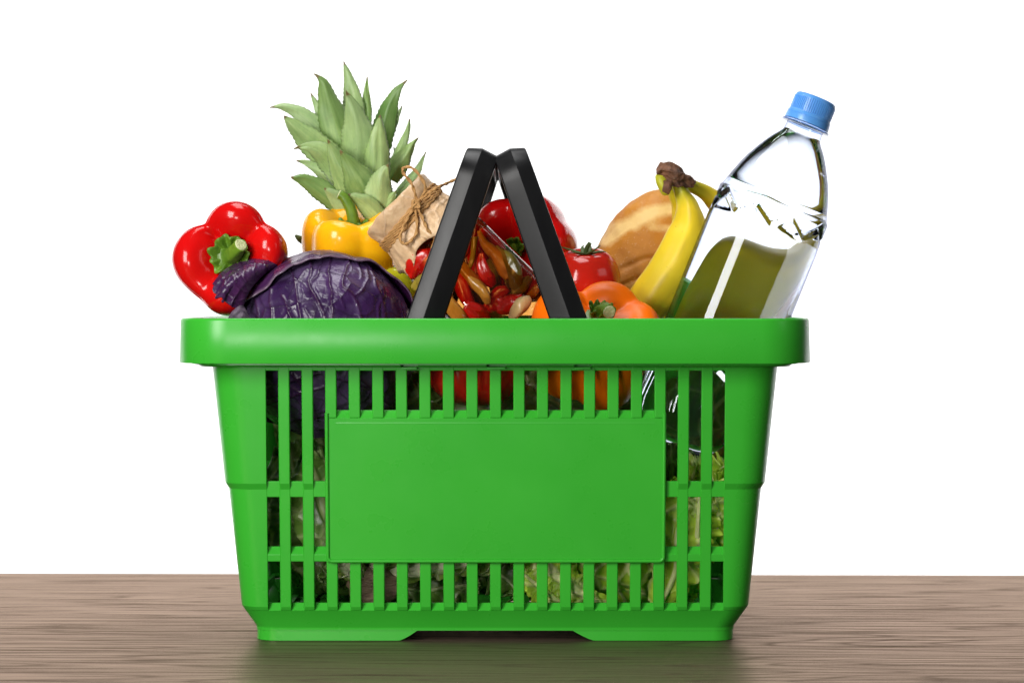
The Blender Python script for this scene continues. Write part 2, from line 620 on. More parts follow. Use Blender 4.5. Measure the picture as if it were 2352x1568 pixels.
def basis(axis, roll=0.0):
    ez = Vector(axis).normalized()
    ref = Vector((1, 0, 0)) if abs(ez.x) < .9 else Vector((0, 0, 1))
    ex = (ref - ez * ref.dot(ez)).normalized()
    ey = ez.cross(ex)
    m = Matrix((ex, ey, ez)).transposed()
    return np.array(m @ Matrix.Rotation(roll, 3, 'Z'))


# ------------------------------------------------------------------ setting: backdrop and table
V = []
for zz_ in (-2.4, -1, 0, .7, 1.3, 1.9):
    for k_ in range(35):
        a_ = rad(39 + 3 * k_)
        V.append((3.1 * 1.15 * cos(a_), 3.1 * sin(a_), zz_))
o = mk('backdrop', V, gridF(35, 6), 'backdrop', smooth=180, solid=(.01, 0))
o['kind'] = 'structure'

V, F = box(-1.7, 1.7, -1.35, 0, -0.04, 0.0)
tb = mk('table', V, F, 'wood', bevel=.002)
tb.location = (0, 0.552, 0)
tb.rotation_euler = (0, 0, rad(-1.1))
tag(tb, 'grey brown wooden table top with dark grain lines under the green basket', 'table')

# ------------------------------------------------------------------ basket
CX = -0.0133
HW, DEP = 0.2445, 0.33
basket = thing('shopping_basket', (CX, DEP / 2, 0), 'bright green plastic shopping basket with two black handles, full of groceries', 'basket')


def ring(inset, R, n=9, front_x=()):
    """rounded rectangle, counter-clockwise from above, starting on the front side"""
    x0, x1, y0, y1 = CX - HW + inset, CX + HW - inset, inset, DEP - inset
    pts = []
    for x in front_x:
        pts.append((x, y0, 0, -1))
    for cx, cy, a0 in ((x1 - R, y0 + R, -90), (x1 - R, y1 - R, 0), (x0 + R, y1 - R, 90), (x0 + R, y0 + R, 180)):
        for k in range(n + 1):
            a = rad(a0 + 90 * k / n)
            pts.append((cx + R * cos(a), cy + R * sin(a), cos(a), sin(a)))
    return pts


def loft(profile, R, closed=True, n=9, front_x=(), mod=None, const=False):
    V = []
    m = 0
    for j, (ins, z) in enumerate(profile):
        rg = ring(ins, R if const else max(R - ins, .012), n, front_x)
        m = len(rg)
        for (x, y, nx, ny) in rg:
            if mod:
                V.append(mod(j, x, y, z))
            else:
                V.append((x, y, z))
    F = gridF(m, len(profile), True)
    if closed:
        last = (len(profile) - 1) * m
        F += [(last + i, last + (i + 1) % m, (i + 1) % m, i) for i in range(m)]
    return fixn(V, F)


RIM_R = .040
prof = [(.0004, .2195), (0, .2202), (.0008, .2522), (.0012, .2533), (.0022, .25400), (.0035, .25416), (.0095, .25416), (.0108, .25385),
        (.0115, .2530), (.0118, .2185), (.0098, .2185), (.0094, .2505), (.0032, .2505), (.0026, .2195)]
V, F = loft([(a_ - .0014, b_) for a_, b_ in prof], RIM_R, n=14)
mk('rim', V, F, 'green', basket, smooth=50)

# ledge below the rim, with three shallow notches at the front
notch = []
for a, b in ((920, 958), (1118, 1162), (1320, 1358)):
    notch.append((W(a, 838, .013).x, W(b, 838, .013).x))
fx = []
for a, b in notch:
    fx += [a - .0002, a + .0002, b - .0002, b + .0002]


def ledge_mod(j, x, y, z):
    if y < .05 and j in (1, 2, 3):
        for a, b in notch:
            if a < x < b:
                return (x, .0262, z)
    return (x, y, z)


prof = [(.0122, .2212), (.0129, .2206), (.0129, .2180), (.0145, .2166), (.0290, .2160), (.0290, .2212)]
V, F = loft(prof, RIM_R, n=14, front_x=fx, mod=ledge_mod)
mk('ledge', V, F, 'green', basket, smooth=40)
for a, b in notch:
    V, F = box(a + .0004, b - .0004, .0160, .0250, .2148, .2162)
    mk('lug', V, F, 'green', basket, bevel=.0004)

# outer wall profile: (inset, z) ; upper part stands proud of the lower one
UP = lambda z: .0231 + (.2165 - z) * .1015
LO = lambda z: .0350 + (.1206 - z) * .1039
WALL = [(.0231, .2166), (UP(.17), .17), (.0323, .12540), (.0351, .1207), (LO(.07), .07), (.0446, .0282), (.0464, .0250)]
PITCH, SLOT = .018242, .00944
SX = -.1908                              # left edge of the first front slot
slot0 = lambda k: SX + k * PITCH
slot1 = lambda k: SX + k * PITCH + SLOT
NS = 20
XL, XR = slot0(0), slot1(19)
SY0, SPITCH, NSY = .0680, .01855, 11     # slots of the short sides run along y
SYE = SY0 + (NSY - 1) * SPITCH + SLOT


def bar_poly(z0, z1, surf, th, e=0.0):
    """(inset, z) outline of a strip between z0 and z1 that follows a surface inset(z)"""
    return [(surf(z0) + e, z0), (surf(z1) + e, z1), (surf(z1) + th, z1), (surf(z0) + th, z0)]


full_poly = [(.0231, .2166), (.0323, .12540), (.0351, .1207), (.0446, .0282), (.0464, .0250), (.0500, .0250), (.0412, .115), (.0375, .128), (.0285, .2166)]


def on_front(V):
    return V


def on_back(V):
    return [(2 * CX - x, DEP - y, z) for x, y, z in V]


def corner_posts():
    for side in range(4):
        V = []
        m = 0
        for ins, z in WALL:
            R = max(.034 - ins * .35, .018)
            x1, y0 = CX + HW - ins, ins
            xe = XR if side in (0, 2) else 2 * CX - XL
            pts = [(xe, y0), ((xe + x1 - R) / 2, y0)]
            for k in range(11):
                a = rad(-90 + 9 * k)
                pts.append((x1 - R + R * cos(a), y0 + R + R * sin(a)))
            pts.append((x1, SY0))
            if y0 + R > SY0:
                pts[-1] = (x1, y0 + R + .001)
            m = len(pts)
            V += [(x, y, z) for x, y in pts]
        F = gridF(m, len(WALL))
        if side == 1:
            V = [(2 * CX - x, y, z) for x, y, z in V]
        elif side == 2:
            V = [(x, DEP - y, z) for x, y, z in V]
        elif side == 3:
            V = [(2 * CX - x, DEP - y, z) for x, y, z in V]
        if side in (0, 3):
            F = [f[::-1] for f in F]
        F = [f[::-1] for f in F]
        p_ = [Vector(V[i]) for i in F[6]]
        if (p_[1] - p_[0]).cross(p_[2] - p_[1]).dot(Vector((p_[0].x - CX, p_[0].y - DEP / 2, 0))) < 0:
            F = [f[::-1] for f in F]
        mk('corner_post', V, F, 'green', basket, smooth=14, solid=(.0042, -1), bevel=.0006)


corner_posts()


def grille(tr, flip):
    def put(name, VF, bevel=.0006, sm=30):
        V, F = VF
        V = tr(V)
        V, F = fixn(V, F)
        return mk(name, V, F, 'green', basket, smooth=sm, bevel=bevel)
    # header above the slots
    put('top_strip', prism_x(bar_poly(.2135, .2170, UP, .0055, .0003), XL - .002, XR + .002))
    PX0, PX1 = slot1(2), slot0(17)
    PZ1, PZ0 = .1764, .0637
    for k in range(NS - 1):
        x0, x1 = slot1(k), slot0(k + 1)
        if k in (0, 1, 17, 18):
            put('bar', prism_x(full_poly, x0, x1), .0009, 12)
        else:
            put('bar', prism_x(bar_poly(PZ1 + .0002, .2166, UP, .0055), x0, x1), .0009)
            poly = [(LO(PZ0 + .003), PZ0 + .003), (.0446, .0282), (.0464, .0250), (.0500, .0250), (.0462, PZ0 + .003)]
            put('bar', prism_x(poly, x0, x1), .0009, 12)
    # panel with a raised bead on three sides
    put('panel', prism_x(bar_poly(PZ0, PZ1 + .0002, UP, .0050, .0001), PX0 + .0003, PX1 - .0003), .0003)
    path = []
    zz = .1805
    rr = .0035
    xa, xb = PX0 + .0011, PX1 - .0011
    zb = PZ0 + .0010
    path.append((xa, zz))
    for k in range(7):
        a = PI + k / 6 * PI / 2
        path.append((xa + rr + rr * cos(a), zb + rr + rr * sin(a)))
    for k in range(7):
        a = 1.5 * PI + k / 6 * PI / 2
        path.append((xb - rr + rr * cos(a), zb + rr + rr * sin(a)))
    path.append((xb, zz))
    p3 = [(x, UP(z) - .0001, z) for x, z in path]
    put('panel_border', tube(p3, .0015, 12), None, 60)
    # sills and cross bars
    put('sill', prism_x([(UP(.1764) + .0004, .1764), (.0325, .1826), (.0345, .1826), (.0345, .1720), (UP(.1764) + .0004, .1720)], slot0(3) - .001, slot1(16) + .001), .0004)
    put('sill', prism_x([(.0466, .0248), (.0502, .0309), (.0522, .0309), (.0522, .0225), (.0496, .0225)], XL - .002, XR + .002), .0004)
    for x0, x1 in ((XL - .002, PX0 + .002), (PX1 - .002, XR + .002)):
        put('cross_bar', prism_x(bar_poly(.1147, .1272, LO, .0062, .0004), x0, x1), .0006)
        put('cross_bar', prism_x([(LO(.0640) + .0004, .0640), (LO(.0696) + .0004, .0696), (.0453, .0755), (.0470, .0755), (.0480, .0640)], x0, x1), .0005)


grille(on_front, False)
grille(on_back, True)


def side_grille(sgn):
    def tr(V):
        # V built with x as along-y coordinate and y as inset
        return [((CX + sgn * (HW - ins)), u, z) for u, ins, z in V]

    def put(name, VF, bevel=.0006):
        V, F = VF
        V, F = fixn(tr(V), F)
        return mk(name, V, F, 'green', basket, smooth=30, bevel=bevel)
    put('top_strip', prism_x(bar_poly(.2135, .2170, UP, .0055, .0003), SY0 - .004, SYE + .004))
    for k in range(NSY - 1):
        u0, u1 = SY0 + k * SPITCH + SLOT, SY0 + (k + 1) * SPITCH
        put('bar', prism_x(full_poly, u0, u1), .0008)
    put('cross_bar', prism_x(bar_poly(.1147, .1272, LO, .0062, .0004), SY0 - .004, SYE + .004))
    put('cross_bar', prism_x(bar_poly(.0640, .0755, LO, .0062, .0004), SY0 - .004, SYE + .004))
    put('sill', prism_x([(.0466, .0248), (.0502, .0309), (.0522, .0309), (.0522, .0225), (.0496, .0225)], SY0 - .004, SYE + .004), .0004)


side_grille(1)
side_grille(-1)

# tapered foot band
prof = [(.0464, .0252), (.0550, .0112), (.0552, .0104), (.0552, .0084), (.0588, .0084), (.0588, .0112), (.0500, .0252)]
V, F = loft(prof, .0178, n=9, const=True)
mk('foot_band', V, F, 'green', basket, smooth=24)


# base ring with the cut-out between the two feet
def base_ring():
    xs = []
    for a in np.linspace(-.0904, -.0739, 9):
        xs.append(a)
    for a in np.linspace(.0469, .0664, 9):
        xs.append(a)

    def zb(x, y):
        if y < .08 or y > DEP - .08:
            l, r = -.0904, .0664
            if y > DEP / 2:
                l, r = 2 * CX - r, 2 * CX - l
            if l < x < r:
                t = min((x - l) / .0165, (r - x) / .0195)
                if t >= 1:
                    return .0088
                return .0088 * (t ** 1.35)
        return 0.0004
    out = []
    for ins, z in ((.0558, 1), (.0558, 0), (.0593, 0), (.0593, 1)):
        rg = []
        x0, x1, y0, y1 = CX - HW + ins, CX + HW - ins, ins, DEP - ins
        R = .0172
        fr = sorted(xs)
        for x in fr:
            rg.append((x, y0))
        for cx, cy, a0 in ((x1 - R, y0 + R, -90), (x1 - R, y1 - R, 0)):
            for k in range(10):
                a = rad(a0 + 10 * k)
                rg.append((cx + R * cos(a), cy + R * sin(a)))
        for x in fr:
            rg.append((2 * CX - x, y1))
        for cx, cy, a0 in ((x0 + R, y1 - R, 90), (x0 + R, y0 + R, 180)):
            for k in range(10):
                a = rad(a0 + 10 * k)
                rg.append((cx + R * cos(a), cy + R * sin(a)))
        out.append([(x, y, .0098 if z else zb(x, y)) for x, y in rg])
    m = len(out[0])
    V = [p for r_ in out for p in r_]
    F = gridF(m, 4, True) + [(3 * m + i, 3 * m + (i + 1) % m, (i + 1) % m, i) for i in range(m)]
    V, F = fixn(V, F)
    mk('base', V, F, 'green', basket, smooth=35)


base_ring()

# floor grid
V, F = [], []
ix = .062
nb = 22
for k in range(nb):
    x0 = CX - HW + ix + k * (2 * HW - 2 * ix) / nb
    sh_ = .010 if k in (0, nb - 1) else 0
    v, f = box(x0, x0 + .0115, ix + sh_, DEP - ix - sh_, .0105, .0135)
    F += [tuple(i + len(V) for i in q) for q in f]
    V += v
for k in range(6):
    y0 = ix + .004 + k * (DEP - 2 * ix - .016) / 5
    sh_ = .010 if k in (0, 5) else 0
    v, f = box(CX - HW + ix + sh_, CX + HW - ix - sh_, y0, y0 + .009, .0085, .0110)
    F += [tuple(i + len(V) for i in q) for q in f]
    V += v
mk('floor_grid', V, F, 'green', basket, smooth=0)


# ------------------------------------------------------------------ handles
def handle(bot, top, mirror):
    """bail: front arm, grip running back, back arm; bot and top are photo points on the front arm's middle line"""
    yf, yb = .0185, DEP - .0185
    b = W(*bot, yf)
    t = W(*top, yf)
    d = (t - b).normalized()
    b = b - d * .016
    L = (t - b).length
    u = Vector((d.z, 0, -d.x))           # across the arm
    prof_w = .0139
    # path in (v along d, y), with outward direction
    path = []
    Rb = .022
    for v in np.linspace(0, L - Rb, 12):
        path.append((v, yf, 0, -1))
    for k in range(1, 9):
        a = k / 8 * PI / 2
        path.append((L - Rb + Rb * sin(a), yf + Rb - Rb * cos(a), sin(a), -cos(a)))
    for y in np.linspace(yf + Rb, yb - Rb, 12)[1:-1]:
        path.append((L, y, 1, 0))
    for k in range(0, 9):
        a = k / 8 * PI / 2
        path.append((L - Rb + Rb * cos(a), yb - Rb + Rb * sin(a), cos(a), sin(a)))
    for v in np.linspace(L - Rb, 0, 12)[1:]:
        path.append((v, yb, 0, 1))
    sgn = -1 if mirror else 1
    # cross-section: (across, outward); ridge off centre; rounded back
    cs = [(-1.0, -.009), (-1.0, -.0005), (-.97, .0006), (-.90, .0011), (-.13, .0040), (-.10, .0041), (-.07, .0040), (.90, .0021), (.97, .0016), (1.0, .0004), (1.0, -.009), (.86, -.009), (.80, -.0015), (-.80, -.0015), (-.86, -.009)]
    V = []
    nC = len(cs)
    for i, (v, y, ov, oy) in enumerate(path):
        frac = min(max((v - .02) / (L - .03), 0), 1)
        wd = prof_w * (1.0 - .075 * frac)
        if oy == 0 or abs(ov) > .75:
            # the grip is flatter on its outside
            pass
        for cu, cn in cs:
            c = sgn * cu
            p = b + d * (v + ov * cn) + u * (c * wd)
            V.append((p.x, y + oy * cn, p.z))
    F = gridF(nC, len(path), True)
    F.append(tuple(range(nC)))
    F.append(tuple(range((len(path) - 1) * nC, len(path) * nC)))
    V, F = fixn(V, F)
    return mk('handle', V, F, 'black', basket, smooth=28, bevel=.0006,
              label=('black plastic bail handle leaning left' if False else None))


handle((977, 731), (1108, 350), False)
handle((1305, 731), (1171, 350), True)


# ------------------------------------------------------------------ bell peppers
def pepper(name, c, R, H, axis, roll, mat, label, lobes, stem_pts=None, stem_r=.09, calyx_r=.26, group='bell peppers in the basket', tipcut=True, seed=0, wz=.52, star=1.0, gd=.9):
    """lobes: list of (angle deg, centre offset, radius); stem_pts in units of R, local (x, y, z up the axis)"""
    th = thing(name, c, label, 'bell pepper', group)
    B = basis(axis, roll)
    c = np.array(c)
    nt, na = 64, 144
    prof = catmull([(.0, wz), (.10, wz - .005), (.20, wz + .03 * (wz < .6)), (.32, max(.68, wz + .03)), (.47, max(.85, wz + .1)), (.64, .955), (.82, .92), (.95, .75), (1.0, .46), (.99, .10),
                    (.94, -.30), (.85, -.62), (.70, -.84), (.48, -.95), (.24, -.91), (0, -.84)], nt)
    A = np.linspace(0, 2 * PI, na, endpoint=False)
    r = np.zeros(na)
    vals = []
    for a0, off, br in lobes:
        d = A - rad(a0)
        q = br * br - (off * np.sin(d)) ** 2
        vals.append(np.where((q > 0) & (np.cos(d) > -.2), off * np.cos(d) + np.sqrt(np.maximum(q, 0)), 0.05))
    vals = np.array(vals)
    k = 26.0
    r = np.log(np.exp(k * vals).sum(0)) / k
    rn = r / r.max()
    V = []
    for j in range(nt):
        rho, z = prof[j]
        t = j / (nt - 1)
        wgt = min(1, .15 + rho * 1.25) if t < .5 else min(1, .25 + rho * .9)
        rr = rho * (1 + (r - 1) * wgt)
        sh = math.exp(-((rho - .62) / .33) ** 2) if t < .5 else -.7 * math.exp(-((rho - .5) / .3) ** 2)
        zz = z - sh * (1 - rn) * gd
        P = np.stack([rr * np.cos(A) * R, rr * np.sin(A) * R, zz * H], 1)
        P = P * (1 + .012 * wob(P / R, 2.2, seed)[:, None])
        V.append(P)
    V = np.concatenate(V)
    mk('body', V @ B.T + c, gridF(na, nt, True), mat, th, smooth=180)
    well = (wz - .02) * H
    # calyx: ruffled star lying in the well
    V = []
    nr, n2 = 8, 72
    for j in range(nr):
        f = j / (nr - 1)
        for i in range(n2):
            a = 2 * PI * i / n2
            rr = calyx_r * R * f * (1 + .16 * star * cos(6 * a + seed) + .08 * sin(11 * a + seed) + .05 * (1 - star) * sin(19 * a))
            z = well + R * (.06 + .15 * f * f + .045 * f * sin(9 * a + seed)) - .03 * R * (1 - f)
            V.append((rr * cos(a), rr * sin(a), z))
    mk('calyx', np.array(V) @ B.T + c, gridF(n2, nr, True), 'stem', th, smooth=180, solid=(.0012, 1))
    if stem_pts:
        P = catmull(stem_pts, 18) * R
        P[:, 2] += well
        rad_ = np.linspace(stem_r * 1.5, stem_r, 18) * R
        rad_[:4] *= np.array([1.5, 1.25, 1.1, 1.03])
        rad_[-3:] *= np.array([1.04, 1.10, 1.12])
        Vs, Fs = tube(P, rad_, 18, True, twist=.05, lobes=5, lobe_amt=.07, ref=(1, 0, 0))
        st = mk('stem', np.array(Vs) @ B.T + c, Fs, 'stem', th, smooth=60)
        if tipcut:
            d = P[-1] - P[-2]
            d /= np.linalg.norm(d)
            Vc, Fc = tube([P[-1] - d * .0001, P[-1] + d * .0009], [stem_r * 1.02 * R, stem_r * .88 * R], 18, ref=(1, 0, 0))
            mk('cut_end', np.array(Vc) @ B.T + c, Fc, 'stem_cut', st, smooth=40)
    return th


y = .125
pepper('bell_pepper', W(540, 596, y), S(131, y), S(110, y), (-.06, -1, .10), 0, 'red',
       'glossy red bell pepper overhanging the rim, its cut stem facing out', [(82, .47, .52), (13, .50, .47), (185, .44, .60), (262, .56, .46), (222, .36, .56)],
       [(0, 0, 0), (.07, .02, .14), (.16, .08, .30), (.25, .15, .42)], .112, .33, seed=1, star=.45, wz=.60, gd=1.4)
y = .185
pepper('bell_pepper', W(808, 585, y), S(118, y), S(105, y), (.03, -.30, 1), 0, 'yellow',
       'yellow bell pepper with a curved green stem in front of the pineapple', [(250, .46, .56), (318, .48, .52), (20, .45, .5), (95, .45, .55), (165, .46, .54)],
       [(0, 0, 0), (.02, .02, .2), (-.03, .03, .45), (-.16, .06, .68), (-.25, .08, .74)], .085, .26, seed=4)
y = .088
pepper('bell_pepper', W(1363, 800, y), S(152, y), S(118, y), (.14, -.58, .80), 0, 'orange',
       'orange bell pepper with a cut green stem in front of the tomato', [(70, .50, .50), (15, .50, .48), (160, .46, .55), (215, .46, .52), (295, .48, .54)],
       [(0, 0, 0), (.02, -.01, .12), (.06, -.06, .22), (.10, -.17, .27)], .10, .17, seed=9, wz=.74, star=.35, gd=1.1)
y = .240
pepper('bell_pepper', W(1205, 572, y), S(128, y), S(100, y), (-.33, -.94, .03), 0, 'red',
       'large red bell pepper at the back, seen between the two black handles', [(62, .48, .54), (128, .46, .52), (200, .45, .55), (300, .46, .56), (5, .46, .54)],
       [(0, 0, 0), (-.01, .01, .07), (-.03, .0, .13)], .07, .16, seed=6, tipcut=False, gd=1.3)


# ------------------------------------------------------------------ tomatoes
def tomato(c, R, axis, label, calyx, seed):
    th = thing('tomato', c, label, 'tomato', 'red tomatoes in the basket')
    B = basis(axis)
    c = np.array(c)
    prof = catmull([(0, .70), (.10, .705), (.25, .76), (.45, .79), (.68, .70), (.88, .45), (1, .06), (.96, -.32), (.80, -.62), (.5, -.80), (.2, -.85), (0, -.84)], 44)
    na = 96
    A = np.linspace(0, 2 * PI, na, endpoint=False)
    V = []
    for rho, z in prof:
        rr = rho * (1 + .012 * np.cos(5 * A + seed) + .008 * np.cos(9 * A))
        V.append(np.stack([rr * np.cos(A), rr * np.sin(A), np.full(na, z)], 1) * R)
    mk('body', np.concatenate(V) @ B.T + c, gridF(na, len(prof), True), 'tomato', th, smooth=180)
    if calyx:
        rng = random.Random(seed)
        for k in range(6):
            a = 2 * PI * k / 6 + rng.uniform(-.2, .2)
            L = R * rng.uniform(.50, .72)
            up = rng.uniform(.0, .28)
            V = []
            n = 10
            for i in range(n):
                f = i / (n - 1)
                wd = R * .085 * (1 - f) ** .7 * (.55 + 1.3 * f * (1 - f) * 2)
                rr = L * f
                z = R * (.725 + .07 * sin(f * PI * .8) + up * f * f + (.10 * f ** 3 if k % 2 else -.02 * f))
                side = np.array((-sin(a), cos(a), 0))
                mid = np.array((rr * cos(a + .3 * f * f * (1 if k % 2 else -1)), rr * sin(a + .3 * f * f * (1 if k % 2 else -1)), z))
                for q in (-1, 0, 1):
                    V.append(mid + side * wd * q + np.array((0, 0, -.35 * wd * (1 - abs(q)))))
            mk('sepal', np.array(V) @ B.T + c, gridF(3, n), 'calyx', th, smooth=180, solid=(.0009, 0))
        P = np.array([(0, 0, .70), (.01, .0, .82), (.05, -.01, .95), (.13, -.02, 1.06)]) * R
        Vs, Fs = tube(catmull(P, 10), np.linspace(.075, .06, 10) * R, 10, ref=(1, 0, 0))
        mk('stem', np.array(Vs) @ B.T + c, Fs, 'calyx', th, smooth=60)
    return th


y = .150
tomato(W(1346, 640, y), S(80, y), (-.02, -.28, 1), 'red tomato with a green star calyx beside the bread', True, 3)
y = .082
tomato(W(1088, 838, y), S(108, y), (.1, .2, 1), 'red tomato seen through the upper slots, below the glass jar', False, 8)

# yellow green fruit half hidden between cabbage and jar
y = .178
V = []
prof = catmull([(0, .80), (.15, .84), (.4, .92), (.75, .72), (1, .1), (.93, -.4), (.6, -.85), (.2, -.92), (0, -.85)], 30)
A = np.linspace(0, 2 * PI, 64, endpoint=False)
for rho, z in prof:
    V.append(np.stack([rho * np.cos(A), rho * np.sin(A), np.full(64, z)], 1) * S(84, y))
c = W(890, 690, y)
o = mk('apple', np.concatenate(V) + np.array(c), gridF(64, 30, True), 'lime', None, smooth=180)
tag(o, 'yellow green apple mostly hidden between the red cabbage and the jar', 'apple')


# ------------------------------------------------------------------ red cabbage
def px_of(P):
    P = np.asarray(P)
    s = (2.0 + P[:, 1]) / 6000
    return P[:, 0] / s + 1176, 680 - (P[:, 2] - CAM_Z) / s


def poly_dist(qx, qy, pts):
    d = np.full(len(qx), 1e9)
    for (x0, y0), (x1, y1) in zip(pts[:-1], pts[1:]):
        dx, dy = x1 - x0, y1 - y0
        t = np.clip(((qx - x0) * dx + (qy - y0) * dy) / (dx * dx + dy * dy + 1e-9), 0, 1)
        d = np.minimum(d, np.hypot(qx - x0 - t * dx, qy - y0 - t * dy))
    return d


yc = .118
cab_c = np.array(W(745, 792, yc))
cab_r = S(212, yc)
cabbage = thing('red_cabbage', W(745, 1010, yc), 'dark purple red cabbage with veined leaves and a curled outer leaf', 'cabbage')
nu, nv = 420, 260
th = np.linspace(0.001, PI - .001, nv)
ph = np.linspace(0, 2 * PI, nu, endpoint=False)
D = np.stack([np.outer(np.sin(th), np.cos(ph)), np.outer(np.sin(th), np.sin(ph)), np.outer(np.cos(th), np.ones(nu))], -1).reshape(-1, 3)
P = cab_c + D * cab_r
qx = 745 + D[:, 0] * 212
qy = 792 - D[:, 2] * 212
zz = lambda L: [(390.5 + x * .2441, 447.9 + y_ * .2441) for x, y_ in L]
VEINS = [zz(L) for L in (
    [(1130, 640), (1200, 760), (1240, 900), (1280, 1050), (1290, 1200), (1240, 1400)],
    [(1340, 560), (1350, 640), (1370, 740), (1350, 830), (1440, 980), (1500, 1100), (1530, 1200), (1560, 1400)],
    [(1540, 540), (1540, 600), (1530, 700), (1550, 850), (1570, 970), (1580, 1200), (1620, 1420)],
    [(1690, 560), (1690, 700), (1660, 800), (1670, 880), (1760, 960), (1820, 1060), (1850, 1200), (1830, 1400)],
    [(1770, 965), (1860, 880), (1890, 790), (1870, 700)],
    [(1840, 600), (1920, 750), (1960, 870), (2030, 1000), (2060, 1200)],
    [(2010, 870), (2030, 960), (2000, 1050), (2010, 1200)],
    [(1000, 860), (1010, 1000), (1015, 1200), (960, 1400)],
    [(1120, 960), (1180, 1080), (1215, 1150)],
    [(860, 960), (880, 1140), (870, 1300)],
    [(1330, 1050), (1390, 1140)], [(1440, 660), (1420, 760), (1365, 830)], [(1480, 760), (1535, 800)],
    [(1600, 720), (1665, 760)], [(1560, 900), (1640, 960), (1690, 1060)], [(1350, 700), (1290, 740), (1230, 860)],
    [(1730, 600), (1800, 690), (1830, 800)])]
VEINS += [[(600, 884), (680, 868), (750, 850)], [(600, 935), (680, 905), (760, 880)], [(772, 855), (850, 885), (905, 930), (960, 950)],
          [(640, 985), (700, 960), (800, 950), (900, 985)], [(820, 845), (870, 900)], [(690, 850), (720, 900), (740, 960)], [(610, 915), (660, 900)]]
ridge = np.zeros(len(P))
for i, L in enumerate(VEINS):
    L2 = [tuple(p) for p in catmull(L, 5 * len(L))]
    wd = 3.2 if i < 10 else (2.2 if i < 17 else 3.6)
    jit = 2.2 * wob(D, 14, i)
    d = poly_dist(qx + jit, qy, L2)
    ridge = np.maximum(ridge, np.exp(-(d / wd) ** 2) * (1.0 if i < 10 or i >= 17 else .7))
ridge *= D[:, 1] < .1
puff = .0013 * wob(D, 7, 3) + .0003 * wob(D, 20, 5)
P = P + D * (puff + .0013 * ridge)[:, None]
P[:, 1] = yc + (P[:, 1] - yc) * 1.0
mk('head', P, gridF(nu, nv, True), 'cabbage', cabbage, smooth=180, attrs={'vein': ridge})


def cap_leaf(c, r, pts, name, mat, parent, flare=.07, lift=1.02, seed=0, taper=0.25, n1=70, n2=200, rag=.025, thick=.0011):
    """leaf hugging a ball: everything on the far side of the plane through three photo-facing points on the ball"""
    ds = []
    for (dx, dz) in pts:
        q = 1 - dx * dx - dz * dz
        ds.append(np.array((dx, -math.sqrt(max(q, .0025)), dz)))
    n = np.cross(ds[1] - ds[0], ds[2] - ds[0])
    n /= np.linalg.norm(n)
    if n[2] < 0 and abs(n[2]) > .1 or (abs(n[2]) <= .1 and n[1] < 0):
        n = -n
    dd = ds[0].dot(n)
    tmax = math.acos(np.clip(dd, -1, 1))
    B = basis(n)
    V, vein, edge = [], [], []
    for j in range(n1):
        f = j / (n1 - 1)
        for i in range(n2):
            a = 2 * PI * i / n2
            e = rag * (sin(3 * a + seed) + .6 * sin(7 * a + 2 * seed) + .35 * sin(17 * a + seed) + .25 * sin(31 * a))
            t = tmax * (1 + e) * f
            k = max(0, (f - (1 - taper)) / taper)
            rr = r * (lift + flare * k * k * (3 - 2 * k) + .012 * k * sin(13 * a + seed) + .006 * sin(5 * a + 6 * t + seed))
            d = np.array((sin(t) * cos(a), sin(t) * sin(a), cos(t)))
            V.append(rr * d)
            # side veins fan out from the centre of the cap
            m = abs(((a * 9 / PI + .35 * sin(5 * t + seed)) % 1.0) - .5)
            w_ = .055 / max(math.sin(t), .12)
            vein.append(math.exp(-(m / w_) ** 2) * (0.25 + .75 * (1 - f)) * .8)
            edge.append(f)
    V = np.array(V)
    vein = np.array(vein)
    L = np.linalg.norm(V, axis=1)[:, None]
    V = V / L * (L + .0011 * vein[:, None] + .0007 * wob(V / r, 8, seed)[:, None])
    return mk(name, V @ B.T + c, gridF(n2, n1, True), mat, parent, smooth=180, attrs={'vein': vein, 'edge': edge}, solid=(thick, 1))


# big outer leaf over the top; its torn edge crosses the front of the head
def rel(px, py):
    return ((px - 745) / 216, (792 - py) / 216)


cap_leaf(cab_c, cab_r, [rel(592, 690), rel(790, 602), rel(925, 660)], 'outer_leaf', 'cabbage_leaf', cabbage, flare=.055, lift=1.018, seed=2, taper=.22)


def bez(c4, nu=28, nv=28, ruffle=None, seed=0):
    """bicubic patch from 4 x 4 photo points (px, py, depth)"""
    G = np.array([[W(*p) for p in row] for row in c4])

    def bern(t):
        return np.array([(1 - t) ** 3, 3 * t * (1 - t) ** 2, 3 * t * t * (1 - t), t ** 3])
    V, U = [], []
    for j in range(nv):
        bv = bern(j / (nv - 1))
        for i in range(nu):
            bu = bern(i / (nu - 1))
            V.append(np.einsum('i,j,ijk->k', bv, bu, G))
            U.append((i / (nu - 1), j / (nv - 1)))
    V = np.array(V)
    U = np.array(U)
    if ruffle:
        amp, fr, side = ruffle
        s = (1 - U[:, 1]) if side == 0 else U[:, 1]
        k = np.clip((s - .35) / .65, 0, 1) ** 2
        V[:, 1] += amp * k * np.sin(U[:, 0] * fr + seed)
        V[:, 0] += amp * .9 * k * np.sin(U[:, 0] * fr * 1.7 + 1 + seed)
        V[:, 2] += amp * .6 * k * np.sin(U[:, 0] * fr * 2.3 + 2 + seed)
    return V, gridF(nu, nv), U


